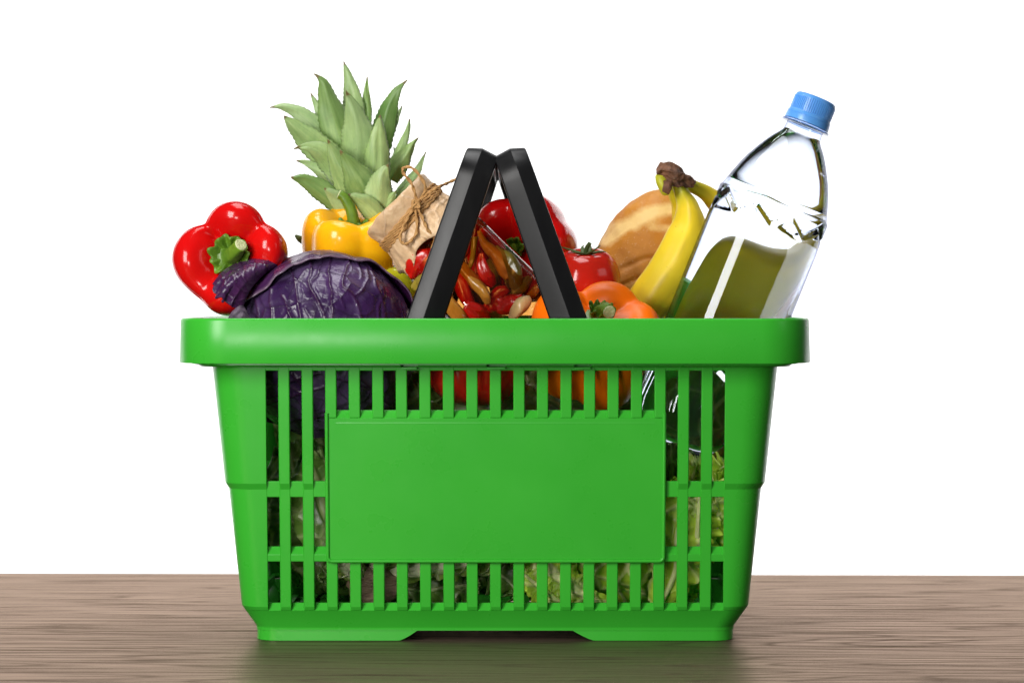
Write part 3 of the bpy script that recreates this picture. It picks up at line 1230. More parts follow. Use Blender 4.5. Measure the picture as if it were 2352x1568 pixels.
V, F, U = bez([[(497, 650, .085), (484, 668, .045), (505, 704, .04), (556, 704, .06)],
               [(512, 612, .10), (504, 624, .05), (532, 662, .042), (566, 668, .065)],
               [(556, 585, .12), (552, 590, .07), (575, 622, .058), (598, 628, .085)],
               [(640, 581, .14), (640, 584, .10), (632, 606, .09), (636, 612, .10)]], 60, 60, (.0022, 19, 0), 1)
vein = np.zeros(len(V))
for k in range(5):
    vein = np.maximum(vein, np.exp(-((U[:, 1] - (.18 + .17 * k) - .06 * np.sin(U[:, 0] * 5)) / .018) ** 2))
V = V + np.array((0, -1, .3)) * (.0009 * vein + .0004 * wob(V, 160, 3))[:, None]
mk('curled_leaf', V, F, 'cabbage_leaf', cabbage, smooth=180, attrs={'vein': vein}, solid=(.0012, 0), label='curled back outer leaf at the left of the head')
V, F, U = bez([[(519, 745, .050), (530, 712, .044), (552, 694, .044), (560, 704, .05)],
               [(530, 752, .047), (540, 730, .040), (556, 712, .041), (566, 716, .05)],
               [(545, 755, .045), (556, 742, .038), (562, 726, .040), (570, 724, .05)],
               [(570, 760, .05), (572, 750, .045), (574, 738, .048), (576, 734, .055)]], 30, 30, (.002, 24, 1), 2)
V = V + np.array((0, -1, .3)) * (.0014 * wob(V, 420, 6))[:, None]
mk('dry_leaf_tip', V, F, 'dry', cabbage, smooth=180, solid=(.0009, 0))


# ------------------------------------------------------------------ leaves along a spine
def leaf(name, spine, width, mat, parent, ref=(0, -1, 0), cup=.25, ruffle=.0, rfreq=9, rib=.12, nt=60, nu=41, seed=0, thick=.0012, ribh=.0, lat=8, label=None):
    """spine: world points; width: half-widths (m) along it; ref: the side the upper face looks to"""
    P = catmull(spine, nt)
    wd = np.maximum(catmull([(q, 0, 0) for q in width], nt)[:, 0], .0004)
    T, N, Bv = frames(P, ref)
    V, vein, edge, along = [], [], [], []
    for j in range(nt):
        t = j / (nt - 1)
        for i in range(nu):
            u = -1 + 2 * i / (nu - 1)
            w_ = wd[j] * (1 + .06 * sin(t * 31 + seed + (2 if u > 0 else 0)) * abs(u) ** 2)
            au = abs(u)
            r = ruffle * au ** 2.5 * min(1, t * 3) * (sin(rfreq * 6.28 * t + seed + (1.7 if u > 0 else 0)) + .6 * sin(rfreq * 11.3 * t + 2 * seed + u))
            tip = max(0, (t - .86) / .14)
            r2 = ruffle * tip * .8 * sin(u * rfreq * 1.6 + seed)
            rw = rib * (1.05 - .8 * t)
            vm = math.exp(-(u / max(rw, .02)) ** 4)
            m = ((t * lat - au * 1.1 + (.5 if u > 0 else 0)) % 1.0) - .5
            vl = math.exp(-(m / .085) ** 2) * (1 - .6 * au) * min(1, au * 5)
            h = -cup * wd[j] * (u * u) + r + r2 + ribh * vm + .0012 * vl * (ribh > 0)
            V.append(P[j] + Bv[j] * (w_ * u) + N[j] * h + Bv[j] * (.5 * r))
            vein.append(max(vm, .6 * vl))
            edge.append(max(au, tip))
            along.append(t)
    V = np.array(V)
    V = V + .0012 * np.stack([wob(V, 95, seed + 1), wob(V, 95, seed + 2), wob(V, 95, seed + 3)], 1) * (ruffle > 0)
    return mk(name, V, gridF(nu, nt), mat, parent, smooth=180, attrs={'vein': vein, 'edge': edge, 'along': along}, solid=(thick, 0), label=label)


def ball(c, r, squash, fr=8, amp=.0025, seed=0, nu=160, nv=100):
    th_ = np.linspace(.001, PI - .001, nv)
    ph_ = np.linspace(0, 2 * PI, nu, endpoint=False)
    D_ = np.stack([np.outer(np.sin(th_), np.cos(ph_)), np.outer(np.sin(th_), np.sin(ph_)), np.outer(np.cos(th_), np.ones(nu))], -1).reshape(-1, 3)
    return np.array(c) + D_ * (np.array(squash) * r) + D_ * (amp * wob(D_, fr, seed))[:, None], gridF(nu, nv, True)


# napa cabbage lying on the basket floor, cut root towards the camera
napa = thing('napa_cabbage', W(850, 1385, .10), 'pale napa cabbage with a brown cut root lying on the basket floor', 'cabbage')
V, F = ball(W(930, 1215, .165), .055, (1.2, .9, .95), 6, .003, 2)
mk('heart', V, F, 'napa', napa, smooth=180, attrs={'vein': np.zeros(len(V)), 'edge': np.zeros(len(V))})
# root: lumpy stump with a flat cut face
V = []
cR = np.array(W(858, 1352, .078))
Bm = basis((.10, -1, -.15))
prof = [(0, .000), (.3, .0012), (.6, .0002), (.85, -.0012), (.98, -.004), (1.05, -.009), (1.0, -.017), (.95, -.03)]
for rho, z in prof:
    for i in range(64):
        a = 2 * PI * i / 64
        rr = rho * S(62, .08) * (1 + .09 * sin(3 * a + 1) + .05 * sin(7 * a) + .02 * sin(15 * a))
        V.append((rr * cos(a), rr * sin(a) * .85, z + .0016 * sin(5 * a + 9 * rho) * rho))
mk('root', np.array(V) @ Bm.T + cR, gridF(64, len(prof), True), 'root', napa, smooth=180)
Ws = lambda L: [W(*p) for p in L]
leaf('leaf', Ws([(838, 1312, .088), (800, 1265, .070), (752, 1190, .064), (722, 1090, .075), (712, 1040, .095)]), [.012, .020, .028, .026, .008], 'savoy_dark', napa, cup=.4, ruffle=.003, ribh=.003, rib=.22, seed=1)
leaf('leaf', Ws([(862, 1306, .085), (890, 1260, .072), (930, 1180, .070), (980, 1080, .09)]), [.014, .020, .028, .014], 'napa', napa, cup=.5, ruffle=.003, ribh=.004, rib=.4, seed=2)
leaf('leaf', Ws([(888, 1318, .088), (960, 1304, .078), (1040, 1290, .074), (1120, 1272, .080), (1180, 1250, .09)]), [.010, .011, .013, .016, .006], 'napa', napa, cup=.3, ruffle=.002, ribh=.003, rib=.65, seed=3)
leaf('leaf', Ws([(832, 1338, .095), (800, 1318, .078), (772, 1322, .070), (750, 1345, .070)]), [.010, .013, .016, .006], 'savoy_dark', napa, cup=.3, ruffle=.004, ribh=.002, rib=.2, seed=4)
leaf('leaf', Ws([(830, 1322, .080), (806, 1302, .066), (790, 1280, .062), (778, 1240, .066)]), [.007, .010, .012, .006], 'napa', napa, cup=.2, ruffle=.001, ribh=.0028, rib=.8, lat=2, seed=14)
leaf('leaf', Ws([(900, 1352, .11), (980, 1350, .105), (1060, 1345, .10), (1100, 1338, .10)]), [.008, .012, .013, .005], 'savoy_dark', napa, cup=.3, ruffle=.004, ribh=.002, seed=5)
leaf('leaf', Ws([(930, 1300, .12), (1060, 1300, .11), (1150, 1320, .092), (1190, 1365, .085)]), [.010, .016, .017, .006], 'savoy_dark', napa, cup=.3, ruffle=.005, ribh=.002, seed=6)
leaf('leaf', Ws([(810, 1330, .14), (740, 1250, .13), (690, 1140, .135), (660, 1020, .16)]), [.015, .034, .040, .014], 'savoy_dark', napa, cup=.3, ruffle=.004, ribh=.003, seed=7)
leaf('leaf', Ws([(870, 1300, .19), (760, 1240, .22), (680, 1160, .235), (640, 1060, .25)]), [.02, .045, .05, .02], 'savoy_dark', napa, cup=.2, ruffle=.005, ribh=.003, seed=8)  # this and the next two are added back leaves, blocking the white backdrop
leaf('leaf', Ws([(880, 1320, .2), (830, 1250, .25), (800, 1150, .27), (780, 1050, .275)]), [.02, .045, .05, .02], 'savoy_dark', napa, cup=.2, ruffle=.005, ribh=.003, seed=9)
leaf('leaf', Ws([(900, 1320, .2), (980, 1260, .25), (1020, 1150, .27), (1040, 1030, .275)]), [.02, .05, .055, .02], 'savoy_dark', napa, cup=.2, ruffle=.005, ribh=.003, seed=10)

# savoy cabbage on the right
savoy = thing('savoy_cabbage', W(1400, 1385, .13), 'bright green crinkled savoy cabbage on the basket floor under the water bottle', 'cabbage')
sc_c = W(1395, 1235, .142)
V, F = ball(sc_c, S(180, .142), (1.02, 1.12, .93), 7, .0035, 5, 240, 150)
# ribs spreading from the bottom right
qx, qy = px_of(V)
rb = np.zeros(len(V))
for i, L in enumerate(([(1500, 1385), (1440, 1300), (1420, 1180)], [(1440, 1385), (1405, 1320), (1390, 1250)], [(1410, 1350), (1440, 1300), (1460, 1250)],
                       [(1330, 1385), (1350, 1330), (1390, 1290)], [(1490, 1370), (1520, 1320), (1530, 1240)], [(1450, 1390), (1470, 1340), (1500, 1300)],
                       [(1300, 1380), (1290, 1320), (1300, 1250)], [(1360, 1310), (1330, 1280)], [(1250, 1360), (1240, 1290)])):
    d = poly_dist(qx + 3 * wob(V, 300, i), qy, [tuple(p) for p in catmull(L, 12)])
    rb = np.maximum(rb, np.exp(-(d / 4.6) ** 2))
rb *= V[:, 1] < .142
nrm = V - np.array(sc_c)
nrm /= np.linalg.norm(nrm, axis=1)[:, None]
V = V + nrm * (.0024 * rb)[:, None]
mk('head', V, F, 'savoy', savoy, smooth=180, attrs={'vein': rb * .9, 'edge': np.zeros(len(V))})
leaf('leaf', Ws([(1400, 1386, .075), (1338, 1364, .064), (1300, 1335, .062), (1255, 1302, .066), (1205, 1270, .08)]), [.006, .009, .014, .019, .012], 'savoy', savoy, cup=.25, ruffle=.003, ribh=.005, rib=.42, seed=21)
leaf('leaf', Ws([(1310, 1400, .070), (1270, 1372, .062), (1235, 1345, .062), (1205, 1320, .068)]), [.008, .012, .012, .005], 'savoy', savoy, cup=.25, ruffle=.002, ribh=.003, rib=.2, seed=22)
leaf('leaf', Ws([(1520, 1392, .085), (1545, 1320, .073), (1560, 1230, .068), (1570, 1140, .075), (1575, 1100, .09)]), [.012, .020, .024, .022, .008], 'savoy', savoy, cup=.3, ruffle=.004, ribh=.003, rib=.12, seed=23)
leaf('leaf', Ws([(1560, 1360, .10), (1590, 1280, .078), (1604, 1200, .070), (1602, 1120, .076)]), [.010, .015, .017, .006], 'savoy', savoy, cup=.3, ruffle=.004, ribh=.003, rib=.16, seed=24)
leaf('leaf', Ws([(1618, 1285, .10), (1645, 1220, .080), (1650, 1150, .074), (1632, 1085, .080)]), [.004, .009, .011, .006], 'savoy', savoy, cup=.2, ruffle=.006, rfreq=12, ribh=.002, seed=25)
leaf('leaf', Ws([(1600, 1230, .12), (1630, 1140, .10), (1645, 1090, .085), (1668, 1060, .08)]), [.008, .014, .013, .006], 'savoy', savoy, cup=.2, ruffle=.006, rfreq=10, ribh=.002, seed=26)
leaf('leaf', Ws([(1570, 1180, .12), (1582, 1110, .105), (1590, 1080, .095), (1600, 1052, .085)]), [.006, .012, .012, .006], 'savoy', savoy, cup=.2, ruffle=.006, rfreq=9, ribh=.002, seed=27)
leaf('leaf', Ws([(1500, 1250, .15), (1530, 1150, .12), (1545, 1080, .10), (1540, 1020, .095)]), [.012, .022, .024, .010], 'savoy_dark', savoy, cup=.25, ruffle=.005, ribh=.002, seed=28)
leaf('leaf', Ws([(1560, 1385, .13), (1580, 1345, .10), (1592, 1325, .092), (1600, 1312, .092)]), [.010, .012, .010, .004], 'savoy', savoy, cup=.3, ruffle=.004, ribh=.002, seed=29)
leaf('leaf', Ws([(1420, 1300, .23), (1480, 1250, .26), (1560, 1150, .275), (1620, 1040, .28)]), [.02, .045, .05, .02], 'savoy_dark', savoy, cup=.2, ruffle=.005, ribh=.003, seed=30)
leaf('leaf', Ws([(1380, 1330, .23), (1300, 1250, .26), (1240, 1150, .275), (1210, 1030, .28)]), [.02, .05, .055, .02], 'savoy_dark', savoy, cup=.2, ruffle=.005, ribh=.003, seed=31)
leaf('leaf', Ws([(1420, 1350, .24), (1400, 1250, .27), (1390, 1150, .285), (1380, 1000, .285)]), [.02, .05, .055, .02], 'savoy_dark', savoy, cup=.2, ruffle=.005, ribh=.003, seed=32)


# dark leaves added along the back wall to stop backdrop light in the slots
leaf_screen = thing('added_leaf_screen', W(1140, 1330, .285), 'added screen of dark green leaves along the back wall, blocking light through the slots', 'added_leaf_screen')
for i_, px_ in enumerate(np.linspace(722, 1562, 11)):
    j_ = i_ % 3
    leaf('leaf', Ws([(px_ * .86 + 160, 1345, .258), (px_ * .95 + 57 + 10 * (j_ - 1), 1200, .270), (px_ - 14 * (j_ - 1), 1010, .282), (px_ + 20 * (j_ - 1), 860 - 14 * j_, .287 - .004 * j_)]), [.022, .034, .042, .030], 'savoy_dark', leaf_screen, cup=.12, ruffle=.003, ribh=.003, nt=40, nu=21, seed=40 + i_)
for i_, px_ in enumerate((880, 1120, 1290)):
    leaf('leaf', Ws([(px_, 1200, .20), (px_ + 8, 1080, .17), (px_ + 20, 960, .155), (px_ + 10, 850, .16)]), [.022, .036, .040, .020], 'savoy_dark', leaf_screen, cup=.15, ruffle=.003, ribh=.003, nt=40, nu=21, seed=60 + i_)

# ------------------------------------------------------------------ pineapple
pine = thing('pineapple', W(800, 900, .238), 'whole pineapple with a spiky green leaf crown rising at the back', 'pineapple')
ax = np.array(W(835, 500, .238)) - np.array(W(790, 840, .238))
L_ = np.linalg.norm(ax)
ax = ax / L_
B = basis(ax)
o0 = np.array(W(790, 840, .238))
V, nn_, mm_ = [], 120, 160
for j in range(nn_):
    t = j / (nn_ - 1)
    s = -0.02 + t * (L_ + .02)
    rr = .0425 * math.sqrt(max(0, 1 - abs(2 * t - 1) ** 3.2)) + .0005
    for i in range(mm_):
        a = 2 * PI * i / mm_
        # diamond eyes: two families of spirals
        e1 = (a * 8 / (2 * PI) + t * 6.5) % 1.0
        e2 = (a * 8 / (2 * PI) - t * 6.5) % 1.0
        b_ = min(min(e1, 1 - e1), min(e2, 1 - e2))
        q = rr + .0028 * min(1, b_ / .22) + (.003 if b_ > .46 else 0)
        V.append((q * cos(a), q * sin(a), s))
mk('rind', np.array(V) @ B.T + o0, gridF(mm_, nn_, True), 'pine_rind', pine, smooth=60)
Z1 = lambda x, y_: (373.2 + x * .4027, 114.8 + y_ * .4027)
# base, bend, tip in photo detail points; half-width in photo px; depth at base and tip; droop of the tip towards the camera
PL = [
    ((1095, 420), (1080, 250), (1034, 66), 25, .275, .285),
    ((1070, 640), (970, 360), (906, 122), 40, .262, .250),
    ((1110, 660), (1110, 440), (1046, 232), 42, .238, .225),
    ((1160, 430), (1162, 300), (1168, 152), 15, .285, .290),
    ((1240, 560), (1285, 340), (1378, 178), 27, .262, .255),
    ((1290, 470), (1330, 390), (1366, 320), 11, .285, .290),
    ((985, 560), (915, 390), (846, 246), 20, .280, .285),
    ((1010, 580), (800, 370), (626, 323), 23, .268, .262),
    ((1040, 700), (815, 500), (694, 376), 34, .248, .232),
    ((1060, 800), (930, 600), (775, 550), 34, .226, .205),
    ((1160, 870), (1030, 690), (943, 512), 38, .212, .196),
    ((1190, 860), (1110, 720), (1012, 572), 40, .206, .192),
    ((1232, 760), (1232, 540), (1243, 372), 30, .222, .212),
    ((1300, 680), (1375, 520), (1410, 394), 14, .258, .262),
    ((1300, 740), (1375, 620), (1447, 510), 24, .246, .244),
    ((1340, 830), (1435, 710), (1494, 596), 16, .255, .262),
    ((1238, 930), (1242, 760), (1288, 652), 32, .196, .184),
    ((1060, 850), (900, 690), (764, 632), 19, .238, .232),
    ((1100, 960), (860, 770), (742, 740), 25, .214, .196),
    ((1130, 970), (1010, 860), (924, 788), 27, .205, .188),
    ((1250, 970), (1150, 870), (1058, 822), 24, .190, .176),
    ((1230, 930), (1290, 860), (1332, 804), 19, .200, .192),
    ((1330, 920), (1400, 800), (1440, 740), 18, .250, .250),
    ((1180, 700), (1200, 560), (1205, 440), 34, .255, .262),
    ((1080, 760), (1050, 600), (1040, 480), 38, .245, .250),
    ((1310, 640), (1330, 600), (1318, 555), 12, .275, .285),
]


HOOK = {1: (-17, 6), 4: (8, -3), 7: (-6, 3), 9: (-10, 6), 14: (5, -4), 18: (-4, -6), 15: (4, -6)}


def pine_leaf(i, b, m, t, hw, d0, d1):
    rng = random.Random(100 + i)
    p0, p1, p2 = Z1(*b), Z1(*m), Z1(*t)
    pts = [W(*p0, d0), W(*p1, d0 * .35 + d1 * .65), W(*p2, d1)]
    # quadratic bend through the middle point
    A0, A1, A2 = [np.array(p) for p in pts]
    c1 = 2 * A1 - .5 * (A0 + A2)
    n, k = 46, 13
    V, al, ed, ac = [], [], [], []
    ts = np.linspace(0, 1, n)
    P = np.outer((1 - ts) ** 2, A0) + np.outer(2 * ts * (1 - ts), c1) + np.outer(ts ** 2, A2)
    T = np.gradient(P, axis=0)
    T /= np.linalg.norm(T, axis=1)[:, None]
    view = np.array((0, -1, .25))
    # outward from the crown's middle line
    mid = np.array(W(825, 430, .238))
    out = A1 - mid
    out[2] *= .2
    nrm0 = view * 1.0 + out / (np.linalg.norm(out) + 1e-9) * .5
    if d0 > .25:
        nrm0 = view * 1.0 - out / (np.linalg.norm(out) + 1e-9) * .3
    w0 = S(hw, d0) * (1.14 if hw > 20 else 1.0)
    hk = HOOK.get(i)
    if hk:
        for j, f in enumerate(ts):
            e_ = max(0, (f - .82) / .18) ** 2
            P[j] += np.array((S(hk[0] * e_, d1), 0, -S(hk[1] * e_, d1)))
        T = np.gradient(P, axis=0)
        T /= np.linalg.norm(T, axis=1)[:, None]
    for j, f in enumerate(ts):
        nn = nrm0 - T[j] * nrm0.dot(T[j])
        nn /= np.linalg.norm(nn)
        sd = np.cross(T[j], nn)
        wd = w0 * (1.0 - .10 * (1 - f) ** 2) * max(0.012, (1 - f ** 2.1) ** 1.0) * (.86 + .14 * math.sin(PI * min(1, f * 1.6)))
        curl = rng.uniform(.0, 1) * 0
        for q in range(k):
            u = -1 + 2 * q / (k - 1)
            jag = 1 + .05 * sin(f * 95 + i) * (abs(u) > .9) + .03 * sin(f * 23 + 2 * i) * abs(u)
            h = -.48 * wd * u * u + .12 * wd * math.exp(-(u / .16) ** 2) * (1 if i % 3 else -1) + .0006 * sin(9 * f + i + 3 * u)
            V.append(P[j] + sd * (wd * u * jag) + nn * h)
            al.append(f)
            ed.append(abs(u))
            ac.append(u)
    F = gridF(k, n)
    return mk('leaf', V, F, 'pine_leaf', pine, smooth=180, attrs={'along': al, 'edge': ed, 'tone': np.full(len(al), rng.random()), 'across': ac}, solid=(.0008, 0))


for i, a in enumerate(PL):
    pine_leaf(i, *a)
# short bracts where the rind shows past the yellow pepper
for i, (x, y_, x2, y2) in enumerate(((702, 556, 678, 540),)):
    leaf('bract', [W(x, y_, .20), W((x + x2) / 2 - 2, (y_ + y2) / 2, .195), W(x2, y2, .195)], [.0030, .0024, .0005], 'calyx', pine, cup=.4, nt=16, nu=9, rib=.1)

# ------------------------------------------------------------------ bread
yb_ = .262
br = None
a0 = np.array(W(1440, 735, yb_))
a1 = np.array(W(1560, 440, yb_))
axb = (a1 - a0)
Lb = np.linalg.norm(axb)
axb = axb / Lb
sd = np.array((axb[2], 0, -axb[0]))
nu, nv = 180, 140
V = []
for j in range(nv):
    t = j / (nv - 1)
    s = -.055 + (Lb + .055) * t
    rr = (1 - abs(2 * t - 1) ** 2.5) ** .5
    for i in range(nu):
        a = 2 * PI * i / nu
        V.append(a0 + axb * s + sd * (cos(a) * rr * S(128, yb_)) + np.array((0, -1, 0)) * (sin(a) * rr * .042))
V = np.array(V)
qx, qy = px_of(V)
score = np.zeros(len(V))
dep = np.zeros(len(V))
for L, wd, gain, dp in (([(1388, 552), (1432, 516), (1490, 490), (1560, 474)], 17, 1.0, .0010), ([(1500, 520), (1545, 528), (1590, 540)], 12, .6, 0.0),
                        ([(1392, 650), (1440, 612), (1500, 590), (1580, 576)], 5, -.2, .0022), ([(1430, 690), (1480, 650), (1560, 640)], 22, .55, .0), ([(1425, 655), (1460, 640), (1540, 632)], 3.5, -.2, .0016)):
    d = poly_dist(qx + 4 * wob(V, 120, 2), qy + 4 * wob(V, 120, 5), [tuple(p) for p in catmull(L, 16)])
    score += gain * np.exp(-(d / wd) ** 2)
    dep += dp * np.exp(-(d / wd) ** 2)
score *= V[:, 1] < yb_
cen = a0 + axb * (Lb / 2)
nrm = V - cen
nrm /= np.linalg.norm(nrm, axis=1)[:, None]
V = V + nrm * (.0016 * wob(V, 55, 3) + .0006 * wob(V, 160, 7) - dep * (V[:, 1] < yb_))[:, None]
br = mk('bread_loaf', V, gridF(nu, nv, True), 'bread', None, smooth=180, attrs={'score': score})
tag(br, 'crusty golden white bread loaf standing behind the bananas', 'bread')

# ------------------------------------------------------------------ bananas
bun = thing('banana_bunch', W(1480, 740, .19), 'bunch of ripe yellow bananas with a brown crown beside the water bottle', 'bananas')


def banana(path, hw, ref, seed, name='banana'):
    n = 70
    P = catmull(path, n)
    t = np.linspace(0, 1, n)
    R = catmull([(q, 0, 0) for q in hw], n)[:, 0]
    V, F = tube(P, R, 40, True, shape=lambda a, f: 1 + .035 * cos(5 * a + seed) + .012 * cos(10 * a + seed), ref=ref)
    al = np.repeat(t, 40)
    A = np.tile(2 * PI * np.arange(40) / 40, n)
    ridge = np.clip((np.cos(5 * A + seed) - .86) / .14, 0, 1) * (.5 + .5 * np.sin(al * 40 + A))
    V = np.array(V)
    V = V + .0005 * np.stack([wob(V, 120, seed), wob(V, 120, seed + 1), wob(V, 120, seed + 2)], 1)
    return mk(name, V, F, 'banana', bun, smooth=180, attrs={'along': al, 'ridge': np.clip(ridge, 0, 1)})


y = .172
banana(Ws([(1556, 418, y), (1566, 446, y), (1579, 480, y - .004), (1580, 535, y - .010), (1552, 605, y - .014), (1508, 668, y - .014), (1458, 735, y - .008), (1420, 800, y + .01)]),
       [S(15, y), S(17, y), S(27, y), S(45, y), S(51, y), S(50, y), S(46, y), S(28, y)], (0, -1, 0), 1)
y = .200
banana(Ws([(1560, 415, y - .012), (1590, 428, y - .004), (1632, 452, y + .004), (1678, 500, y + .012), (1698, 580, y + .022), (1700, 680, y + .030), (1712, 770, y + .036), (1706, 850, y + .034)]),
       [S(13, y), S(15, y), S(20, y), S(38, y), S(46, y), S(46, y), S(40, y), S(22, y)], (0, -1, 0), 2)
y = .205
banana(Ws([(1540, 410, y - .015), (1546, 440, y - .008), (1562, 480, y), (1575, 540, y + .006), (1560, 630, y + .01), (1520, 720, y + .01), (1490, 790, y + .01)]),
       [S(13, y), S(14, y), S(18, y), S(36, y), S(44, y), S(42, y), S(24, y)], (0, -1, 0), 3)
# green stub of a cut-off banana and the brown crown
V, F = tube(catmull(Ws([(1516, 402, .165), (1520, 418, .163), (1527, 434, .163), (1531, 446, .165)]), 14), np.array([.0040, .0044, .0046, .0047, .0048, .0048, .0048, .0047, .0046, .0045, .0043, .0040, .0034, .0024]), 20)
mk('stub', V, F, 'banana', bun, smooth=180, attrs={'along': np.full(len(V), .10), 'ridge': np.zeros(len(V))})
path = catmull(Ws([(1508, 398, .166), (1524, 396, .164), (1545, 402, .164), (1566, 412, .166), (1590, 422, .172)]), 40)
V, F = tube(path, np.concatenate([np.linspace(.0028, .0066, 8), np.linspace(.0069, .0078, 14), np.linspace(.0076, .0042, 18)]), 40, True, shape=lambda a, f: 1 + .18 * cos(4 * a + 3 * f) + .07 * cos(9 * a + 8 * f))
V = np.array(V)
V = V + .0012 * np.stack([wob(V, 420, 1), wob(V, 420, 2), wob(V, 420, 4)], 1)
mk('crown', V, F, 'ban_crown', bun, smooth=50)
V, F = tube(catmull(Ws([(1536, 420, .157), (1532, 432, .156), (1527, 444, .156)]), 12), np.linspace(.0050, .0026, 12), 16)
V = np.array(V) + .0007 * np.stack([wob(V, 500, 1), wob(V, 500, 2), wob(V, 500, 4)], 1)
mk('crown_flap', V, F, 'ban_crown', bun, smooth=50)

# ------------------------------------------------------------------ water bottle
yB = .128
bottle = thing('water_bottle', W(1560, 1040, yB), 'clear plastic water bottle with a blue screw cap leaning right out of the basket', 'bottle')
k = S(1, yB)
bd = Vector((-.375, 0, -.927)).normalized()
bo = W(1876, 226, yB)
prof = [(90, 44), (93, 45), (97, 47.5), (103, 52), (112, 59.5), (124, 68), (140, 78), (158, 88), (178, 98.5), (200, 107.5), (222, 115.5), (244, 122.5), (258, 127)]
prof += [(s, 131.5) for s in np.arange(264, 326, 2.0)]
prof += [(s, 132.5) for s in np.arange(332, 800, 18.0)] + [(806, 131), (822, 126), (838, 116), (850, 102), (858, 84), (862, 64), (858, 46), (846, 30), (838, 12), (836, .5)]


def facet(s, a, r):
    if 262 < s < 328:
        ph_ = (a * 9 / (2 * PI)) % 1.0
        tri = abs(ph_ - .5) * 4 - 1
        c_ = 294 + 15 * tri
        d_ = abs(s - c_)
        g = max(0, 1 - d_ / 13.0)
        r = r - 8.5 * g
    return r * k


V, F = lathe([(s * k, r) for s, r in prof], bo, bd, seg=180, rmod=lambda s, a, r: facet(s / k, a, r))
n = len(prof)
F.append(tuple(range(180))[::-1])
F.append(tuple(range((n - 1) * 180, n * 180)))
V, F = fixn(V, F)
mk('water', V, F, 'water', bottle, smooth=30)
# thin bottle wall just outside the water
prof2 = [(64, 43), (70, 43.5), (90, 45.2)] + [(s, r + 1.3) for s, r in prof]
V, F = lathe([(s * k, r) for s, r in prof2], bo, bd, seg=180, rmod=lambda s, a, r: facet(s / k, a, r) + 0)
mk('wall', V, F, 'pet', bottle, smooth=30)
# neck ring
V, F = lathe([(66 * k, 40 * k), (67 * k, 56 * k), (69 * k, 57.5 * k), (71.5 * k, 57 * k), (73 * k, 46 * k), (73 * k, 40 * k)], bo, bd, seg=96)
MATN = NT('neck_plastic')
MATN.set(base=(.25, .42, .85), rough=.12, trans=.7, ior=1.3)
MAT['neck'] = MATN.mat
mk('neck_ring', V, F, 'neck', bottle, smooth=30)
capp = [(0.0, .5), (0, 40), (.6, 44), (3, 47.2), (7, 48.2), (8.5, 48.4)]


def ribs(s, a, r):
    s = s / k
    if 8 < s < 42:
        e = min(1, (s - 8) / 3, (42 - s) / 3)
        return (r + 1.3 * e * (1 if (a * 60 / PI) % 2.0 < 1.0 else -.3)) * k
    return r * k


pr = capp + [(s, 48.6) for s in (10, 12, 20, 30, 38, 40)] + [(42, 49.4), (43.5, 51.2), (46, 52), (49.3, 52.3), (50, 51.5), (50.6, 51.5), (51.3, 52.8), (62, 53.4), (64.5, 53), (65, 51), (65, 44)]
V, F = lathe([(s * k, r) for s, r in pr], bo, bd, seg=480, rmod=ribs)
F.append(tuple(range(480)))
V, F = fixn(V, F)
mk('cap', V, F, 'cap', bottle, smooth=32)

# ------------------------------------------------------------------ jar of pickled peppers
yJ = .140
jar = thing('glass_jar', W(1120, 760, yJ), 'square glass jar of pickled chillies lying tilted, its lid wrapped in brown paper and twine', 'jar')
kj = S(1, yJ)
jd = np.array((.722, 0, -.692))
je = np.array((-.692, 0, -.722))
jq = np.array((0, -1, 0))
jo = np.array(W(907, 465, yJ))


def jar_surf(profile, seg=120):
    """profile: (s, half-width, squareness exponent)"""
    V = []
    for s, hw_, ex in profile:
        for i in range(seg):
            a = 2 * PI * i / seg
            c_, s_ = cos(a), sin(a)
            f = (abs(c_) ** ex + abs(s_) ** ex) ** (-1 / ex)
            V.append(jo + jd * (s * kj) + je * (hw_ * f * c_ * kj) + jq * (hw_ * f * s_ * kj))
    return V, gridF(seg, len(profile), True)


V, F = jar_surf([(40, 84, 2), (80, 84, 2), (105, 84, 2), (116, 87, 2), (130, 93, 2.4), (146, 102, 3.2), (160, 108, 4.2), (175, 110, 5), (300, 110, 5), (418, 110, 5), (432, 107, 4.6), (441, 99, 4), (443, 80, 3), (443, 1, 2)])
mk('glass', V, F, 'jar_glass', jar, smooth=40)
V, F = jar_surf([(108, 1, 2), (108, 80, 2), (118, 83, 2), (132, 89, 2.4), (148, 98, 3.2), (162, 98.5, 4.2), (176, 99.5, 5), (300, 99.5, 5), (414, 99.5, 5), (428, 97, 4.6), (434, 92, 4), (436, 70, 3), (436, 1, 2)])
mk('oil', V, F, 'brine', jar, smooth=40)
# paper cover
V = []
segs = 220
sp = [0, 0, 0, .6, 2, 5, 9, 16, 24, 32, 40, 46, 52, 58, 64, 74, 88, 102, 116, 129]
rp = [.5, 45, 80, 88, 92, 94, 95, 95, 94, 93, 91, 89.2, 88.6, 89.4, 91, 93.5, 96.5, 100, 103, 106]
for j, (s, r) in enumerate(zip(sp, rp)):
    for i in range(segs):
        a = 2 * PI * i / segs
        fl = max(0, (s - 50) / 78)
        pin = math.exp(-((s - 52) / 14) ** 2)
        ple = (2.0 * pin + 5.0 * fl) * (sin(17 * a + .8 * sin(3 * a)) + .6 * sin(29 * a + 1)) * .55
        ple += 3.0 * fl * (abs(((a * 11 / (2 * PI)) % 1) - .5) * 4 - 1)
        rr = r + ple + (1.0 if s < 45 else .6) * sin(5 * a + s * .13) * min(1, r / 90) + .9 * sin(2 * a - s * .09)
        corner = abs(cos(2 * (a - .55))) ** 2.2
        s2 = s + fl * (26 * corner - 14) * fl
        V.append(jo + jd * (s2 * kj) + je * (rr * cos(a) * kj) + jq * (rr * sin(a) * kj))
V = np.array(V)
